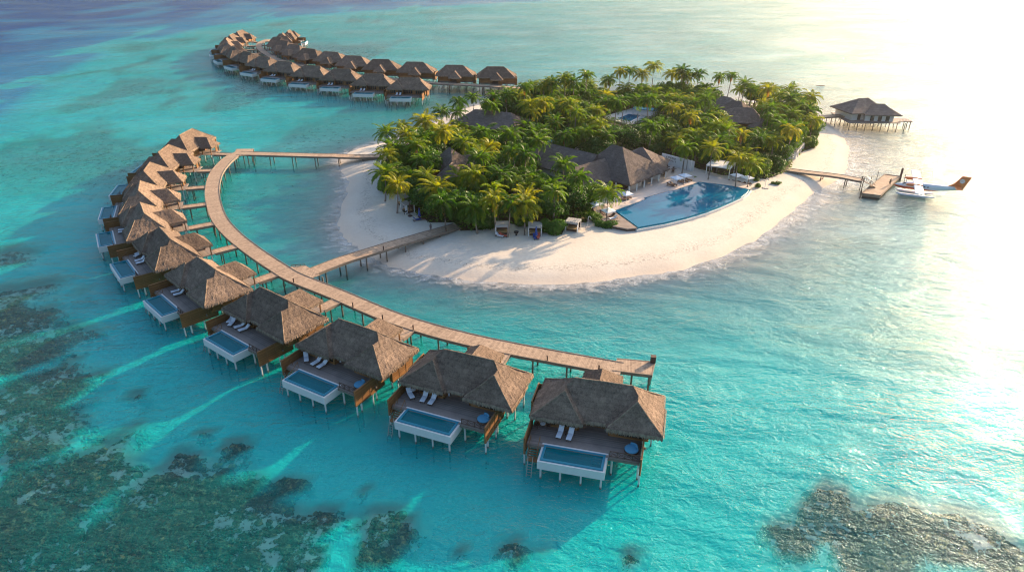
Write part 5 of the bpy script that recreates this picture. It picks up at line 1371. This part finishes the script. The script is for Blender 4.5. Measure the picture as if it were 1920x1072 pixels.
def leaf_mass(seed, rx, rz, lobes, leaves, size, flat=.0, base=0.0):
    """a crown of many leaf faces gathered on lobes, rough outline, gaps between the lobes"""
    rs = random.Random(seed); m = MB(); L_ = []
    for k in range(lobes):
        a = rs.uniform(0, 6.28); rr = math.sqrt(rs.random()) * rx * .68; zc = base + rz * (.30 + .55 * rs.random() * (1 - .5 * rr / rx)); s = rx * rs.uniform(.30, .52)
        L_.append((Vector((math.cos(a)*rr, math.sin(a)*rr, zc)), s, rs.uniform(.7, .95)))
    for i in range(leaves):
        c, s, sq = L_[rs.randrange(lobes)]
        n = Vector((rs.gauss(0, 1), rs.gauss(0, 1), rs.gauss(.25, 1))).normalized(); q = n * s * rs.uniform(.72, 1.06); p = c + Vector((q.x, q.y, q.z * sq * rz / rx * 1.15))
        if p.z < base + .02: p.z = base + rs.uniform(.02, .3)
        nn = (n + Vector((rs.gauss(0, .45), rs.gauss(0, .45), rs.gauss(.35, .4)))).normalized(); q_ = nn.to_track_quat('Z', 'Y').to_matrix() @ Matrix.Rotation(rs.uniform(0, 6.28), 3, 'Z')
        a = size * rs.uniform(.6, 1.3); b = a * rs.uniform(.5, .75)
        m.add([p + q_ @ Vector(v) for v in ((-a*.5, 0, 0), (-a*.1, -b*.5, a*.10), (a*.5, 0, -.02), (-a*.1, b*.5, a*.10))], [(0, 1, 2, 3)])
    return m
def mesh_of(m, name, mat): me = bpy.data.meshes.new(name); me.from_pydata(m.v, [], m.f); me.materials.append(mat); me.update(); return me
TREES = [mesh_of(leaf_mass(200 + i, 3.6, 3.2, (9, 11, 8, 12)[i], 3400, .46), 'tree_crown', M['leaf2']) for i in range(4)]
SHRUBS = [mesh_of(leaf_mass(300 + i, 2.6, 2.5, (12, 14, 13)[i], 4200, .34), 'shrub_foliage', M['leaf3']) for i in range(3)]
def stem_mesh(seed):
    rs = random.Random(seed); m = MB(); m.tube([(0, 0, 0), (.1, 0, 1.2), (0, .1, 2.6)], [.22, .17, .12], 7)
    for k in range(5): a = k * 1.3; m.tube([(0, .05, 1.6 + k*.15), (math.cos(a)*.9, math.sin(a)*.9, 2.7), (math.cos(a)*1.7, math.sin(a)*1.7, 3.4)], [.10, .07, .03], 5)
    return mesh_of(m, 'tree_trunk', M['bark'])
STEMS = [stem_mesh(1), stem_mesh(2)]
def tree(x, y, s, rng, label, group):
    r = empty('broadleaf_tree', (x, y, GZ - .1), rng.uniform(0, 6.28), label, 'tree', group); r.scale = (s, s, s * rng.uniform(.85, 1.15))
    a = bpy.data.objects.new('trunk', rng.choice(STEMS)); COL.objects.link(a); setparent(a, r)
    b = bpy.data.objects.new('crown', rng.choice(TREES)); COL.objects.link(b); setparent(b, r); b.location = (0, 0, 1.7)
    return r
def shrub(x, y, sx, sy, sz, rz, rng, label, group=None, ground=GZ, k=None):
    r = empty('beach_shrub', (x, y, ground - .1), rz, label, 'shrub', group)
    a = bpy.data.objects.new('foliage', SHRUBS[rng.randrange(3) if k is None else k]); COL.objects.link(a); setparent(a, r); a.scale = (sx, sy, sz)
    m = MB(); m.tube([(0, 0, 0), (.1, .1, .8)], [.14, .09], 5); m.build('stem', M['bark'], r); return r

rng = random.Random(42)
# shrubs along the edge of the grove that stand out one by one
SH = [((897,436),1.65,1.25,1.3,0,'large round green shrub right of the beach jetty'), ((1040,441),1.25,.95,1.35,0,'large squarish green shrub between two front cabanas'), ((1140,428),1.15,.75,.55,0,'low bright green bush in front of the sun deck'),
      ((820,410),1.45,1.2,1.35,.3,'big dark green shrub left of the beach jetty, by the sand'), ((781,396),1.1,1.0,1.25,.6,'rounded shrub behind the western folded blue parasol'), ((727,362),1.1,1.0,1.1,0,'green shrub at the western point of the grove'),
      ((1454,323),1.7,1.25,1.2,.2,'large rounded hedge beside the low boardwalk, behind the shower'), ((1418,333),1.75,1.0,1.1,-.2,'wide green shrub behind the right pool parasols'), ((1516,279),1.35,1.1,1.25,0,'round green shrub at the eastern tip of the grove'),
      ((1523,266),1.1,1.1,1.3,0,'upright green shrub just behind the eastern tip shrub'), ((1299,338),.55,.5,.35,0,'small green bush by the pool corner near the white posts'), ((1416,340),.5,.4,.35,0,'small bush nearest the far pool end'),
      ((1419,352),.45,.4,.4,0,'tiny rounded bush by the pool tip'), ((1457,345),.6,.4,.25,0,'low yellowish bush on open sand near the shower'), ((975,428),1.2,.7,.8,0,'dark shrub behind the sand between two front cabanas'),
      ((1113,418),.9,.7,.7,0,'yellowish bush at the steps of the sun deck'), ((1096,402),1.2,1.2,1.7,0,'tall leafy shrub left of the sun deck'), ((860,417),.9,.9,.9,0,'shrub where the beach jetty enters the grove')]
for px, sx, sy, sz, rz, lab in SH:
    q = at(*px, GZ); shrub(q[0], q[1] + (2.0 * sy if sx > .8 else .5), sx, sy, sz, rz, rng, lab)
# palms one can tell apart: crown in the photograph, crown height, lean
PM = [((1226,123),13,0,'tallest lone palm on the island\'s far skyline'), ((1310,138),11,0,'lone skyline palm left of the two thin far palms'), ((1349,144),10,0,'thin skyline palm, left of the tallest eastern one'), ((1372,141),12,1,'thin tall skyline palm above the stepped roofs'),
      ((1397,156),11,1,'leaning skyline palm right of the stepped roofs'), ((1409,168),9,0,'lower skyline palm behind the stepped roofs'), ((1441,167),11,0,'broad skyline palm, second from the eastern end'), ((1466,177),11,1,'broad skyline palm above the eastern tip'),
      ((1500,197),10,0,'palm overhanging the pavilion jetty'), ((1514,205),9,1,'outermost palm beside the pavilion jetty'), ((1280,132),12,0,'skyline palm right of the tallest one'), ((1287,143),10,0,'skyline palm below its taller neighbour'), ((1262,138),10,0,'stout skyline palm right of the tallest palm'),
      ((1204,138),11,0,'skyline palm left of the tallest one'), ((1181,132),12,0,'tall skyline palm above the inner pool'), ((1163,134),12,1,'tall narrow skyline palm left of the inner pool canopy'), ((1143,148),10,0,'skyline palm left of the narrow pair'),
      ((1100,140),12,0,'high palm on the middle of the far skyline'), ((1076,153),11,0,'skyline palm over the western half'), ((1060,146),12,0,'tall skyline palm above the far western thicket'), ((1036,153),11,1,'skyline palm near the far jetty landing'), ((1020,160),10,0,'palm beside the far jetty landing'),
      ((984,163),11,0,'palm closest to the far jetty landing'), ((887,181),8,0,'lone palm by the back beach, right of two others'), ((861,191),9,1,'lone palm standing over the back beach'), ((828,208),9,2,'slanting lone palm over the back beach'), ((797,226),9,0,'bushy palm at the back beach edge'),
      ((756,236),9,1,'westernmost palm above the back beach'), ((920,197),9,0,'palm right of the long grey roof end'), ((950,178),9,0,'palm behind the long grey thatched roof'), ((926,373),8,1,'slim palm standing behind the front shrub and cabana'), ((984,383),7,0,'slim palm left of the middle front cabana'),
      ((957,378),8,1,'palm with bare trunk right of the first cabana'), ((1140,365),7,0,'lone palm growing through the sun deck'), ((1085,333),9,0,'bright palm below the side roof of the restaurant'), ((1057,307),9,0,'bushy palm covering the restaurant roof edge'), ((1040,357),9,0,'wide palm above the squarish shrub'),
      ((906,290),9,1,'palm right of the pointed roof'), ((985,287),10,0,'tall palm in the middle of the western grove'), ((936,325),8,0,'palm amid the front grove, left of the little roof'), ((833,378),7,0,'low palm above the shrub left of the beach jetty'), ((890,388),6,1,'low palm over the round shrub'),
      ((1336,278),9,0,'tall palm behind the flat white pergola'), ((1285,275),8,0,'palm left of the pergola behind the wall'), ((1384,297),8,1,'thin palm behind the left pool parasol'), ((1409,305),7,0,'small palm behind the right pool parasol'), ((1262,200),9,0,'large spreading palm right of the inner pool'),
      ((1352,262),9,0,'high palm between the pergola and stepped roofs'), ((735,275),8,0,'outer palm at the western point'), ((722,322),7,2,'leaning palm at the western point of the grove'), ((745,345),7,1,'palm leaning over the western cabanas'), ((1010,262),10,0,'palm left of the long restaurant roof')]
PP = []
def zone(x, y):
    Z = [('by the beach jetty landing', (858,415)), ('behind the front beach cabanas', (975,395)), ('behind the squarish front shrub', (1045,400)), ('at the western point', (740,320)), ('round the pointed roof', (842,310)),
         ('beside the long grey roof', (910,235)), ('along the back beach', (800,240)), ('on the far shore near the far jetty', (1000,190)), ('on the far shore behind the inner pool', (1180,180)), ('left of the inner pool', (1090,230)), ('right of the inner pool', (1260,225)),
         ('on the far eastern shore', (1350,165)), ('around the stepped roofs', (1385,240)), ('behind the garden wall', (1270,290)), ('behind the pergola', (1350,300)), ('near the eastern tip', (1490,255)), ('behind the long restaurant roof', (1080,262)), ('in the middle of the western grove', (950,300)), ('below the restaurant side roof', (1070,350))]
    return min(Z, key=lambda z_: math.hypot(at(*z_[1], 1)[0] - x, at(*z_[1], 1)[1] - y))[0]
for px, h, ln, lab in PM:
    q = at(*px, GZ + h); PP.append(q); palm(q[0], q[1], h, rng, lab, None, lean=ln, ground=PZ - .05 if 'sun deck' in lab else GZ, scale=1.02)
# keep these views open: roofs, pools and terraces stay clear of crowns that would hide them from the lagoon
CLEAR = [[(1020,262),(1115,283),(1147,266),(1172,268),(1203,270),(1250,296),(1310,308),(1322,318),(1372,306),(1380,330),(1410,336),(1412,360),(1200,432),(1120,412),(1112,384),(1150,350),(1128,312),(1082,318),(1062,330),(1018,305),(1006,272)],
         [(1126,219),(1185,197),(1242,202),(1240,216),(1216,224),(1186,236),(1150,228)], [(1350,176),(1400,184),(1422,208),(1422,246),(1404,246),(1378,222),(1352,204)],
         [(850,229),(888,202),(966,208),(972,226),(940,238)], [(818,303),(842,273),(866,294),(858,328),(834,334)], [(738,372),(800,410),(800,440),(738,410)], [(922,420),(960,420),(960,450),(922,450)], [(990,420),(1016,420),(1016,450),(990,450)], [(1058,414),(1092,414),(1092,440),(1058,440)],
         [(1320,302),(1375,310),(1375,336),(1320,330)]]
def pip(x, y, poly):
    c = False; n = len(poly)
    for i in range(n):
        ax, ay = poly[i]; bx, by = poly[i-1]
        if (ay > y) != (by > y) and x < (bx-ax)*(y-ay)/(by-ay)+ax: c = not c
    return c
BUILT = [[W(A0, r0_, x, y) for x, y in ((-8, -8), (L0+8, -8), (L0+8, 11), (-8, 11))], [W(A1, r1_, x, y) for x, y in ((-6, -7), (L1+2, -7), (L1+2, 7), (-6, 7))], [W(A2, r2_, x, y) for x, y in ((-2, -5.5), (L2+5, -5.5), (L2+5, 5.5), (-2, 5.5))], pt, PW, tc, dk]
for a_, b_, h_ in (((891,204.6),(958,211.5),8), ((838,276),(850,277),9), ((1357,180),(1370,183),8), ((1373,188),(1390,190),8), ((1381,201),(1411,202),8)):
    A_ = at(*a_, h_); B_2 = at(*b_, h_); BUILT.append([(A_[0]-5, A_[1]-5), (B_2[0]+5, A_[1]-5), (B_2[0]+5, A_[1]+5), (A_[0]-5, A_[1]+5)])
def free(x, y, h, r):
    if any(pip(x, y, b) for b in BUILT): return False
    for ox, oz in ((0, 0), (-.65, 0), (.65, 0), (0, .6), (0, -.5)):
        u, v, _ = project(x + ox * r, y, GZ + h + oz * r)
        if any(pip(u, v, c) for c in CLEAR): return False
    return True
VW = [tuple(p) for p in poly_offset(ccw(VEG_W), 1.5)]
xs = [p[0] for p in VW]; ys = [p[1] for p in VW]
SIZEW = lambda h: 'short' if h < 7 else ('tall' if h > 9 else 'mid height')
npalm = 0; ntree = 0; TP = []
for _ in range(60000):
    if npalm >= 165: break
    x = rng.uniform(min(xs), max(xs)); y = rng.uniform(min(ys), max(ys))
    if not pip(x, y, VW): continue
    h = rng.uniform(5.0, 11.0)
    if y > 225 or (x < -8 and y > 185): h = rng.uniform(4.5, 7.8)
    if any((x-a)**2 + (y-b)**2 < 4.9**2 for a, b in PP) or not free(x, y, h, 3.6): continue
    lab = '%s coconut palm %s' % (SIZEW(h), zone(x, y)); palm(x, y, h, rng, lab, 'coconut palms ' + zone(x, y) + ', ' + SIZEW(h)); PP.append((x, y)); npalm += 1
for _ in range(60000):
    if ntree >= 210: break
    x = rng.uniform(min(xs), max(xs)); y = rng.uniform(min(ys), max(ys)); s = rng.uniform(.75, 1.5)
    if not pip(x, y, VW) or any((x-a)**2 + (y-b)**2 < 5.0**2 for a, b in TP): continue
    if not free(x, y, 4.0 * s, 3.2 * s):
        s = .5
        if not free(x, y, 1.5, 1.6): continue
    zn = zone(x, y); sw = 'small' if s < .75 else ('large' if s > 1.12 else 'medium'); lab = '%s round leafy tree %s' % (sw, zn); tree(x, y, s, rng, lab, 'leafy trees %s, %s' % (zn, sw)); TP.append((x, y)); ntree += 1
print('palms', npalm, len(PM), 'trees', ntree)
# dense undergrowth under and between the trees: nobody could count it
rs = random.Random(8); mb = MB(); n = 0
P_ = np.array([(rs.uniform(min(xs), max(xs)), rs.uniform(min(ys), max(ys))) for _ in range(60000)])
V2 = [tuple(p) for p in poly_offset(ccw(VEG_W), .3)]
hh_ = fbm(P_[:, 0], P_[:, 1], 6, 91, 3); ed = seg_dist(P_[:, 0], P_[:, 1], V2); ins_ = inside(P_[:, 0], P_[:, 1], V2)
for (x, y), q, e_, i_ in zip(P_, hh_, ed, ins_):
    if not i_: continue
    if any(pip(x, y, b) for b in BUILT): continue
    top = min(.4 + e_ * .7, .8 + 2.6 * q); z = GZ + top * rs.uniform(.55, 1.0)
    if top > .9:
        u, v, _ = project(x, y, z)
        if any(pip(u, v, c) for c in CLEAR[5:]): continue
    for k in range(2):
        a = rs.uniform(.35, .75); nn = Vector((rs.gauss(0, .5), rs.gauss(-.1, .5), 1)).normalized(); q_ = nn.to_track_quat('Z', 'Y').to_matrix() @ Matrix.Rotation(rs.uniform(0, 6.28), 3, 'Z'); p = Vector((x + rs.uniform(-.4, .4), y + rs.uniform(-.4, .4), z + rs.uniform(-.2, .2)))
        mb.add([p + q_ @ Vector(v_) for v_ in ((-a*.5, 0, 0), (0, -a*.28, a*.08), (a*.5, 0, 0), (0, a*.28, a*.08))], [(0, 1, 2, 3)])
tag(mb.build('undergrowth', M['leaf2']), 'dense green undergrowth filling the grove beneath the palms', 'undergrowth', kind='stuff')
# low rocks awash beyond the island
def awash(label, px, sx, sy):
    q = at(*px, 0); m = MB(); m.ellipsoid((0, 0, 0), (sx, sy, .12), 16, 8); m.v = [tuple(Vector(v) * (1 + .3 * noise.noise(Vector(v) * .5))) for v in m.v]
    o = m.build('reef_rock', M['coral_rock'], loc=(q[0], q[1], 0)); tag(o, label, 'rock', 'dark reef rocks awash')
awash('dark reef rock awash right of the skyline palms', (1538,161), 2.0, .8)
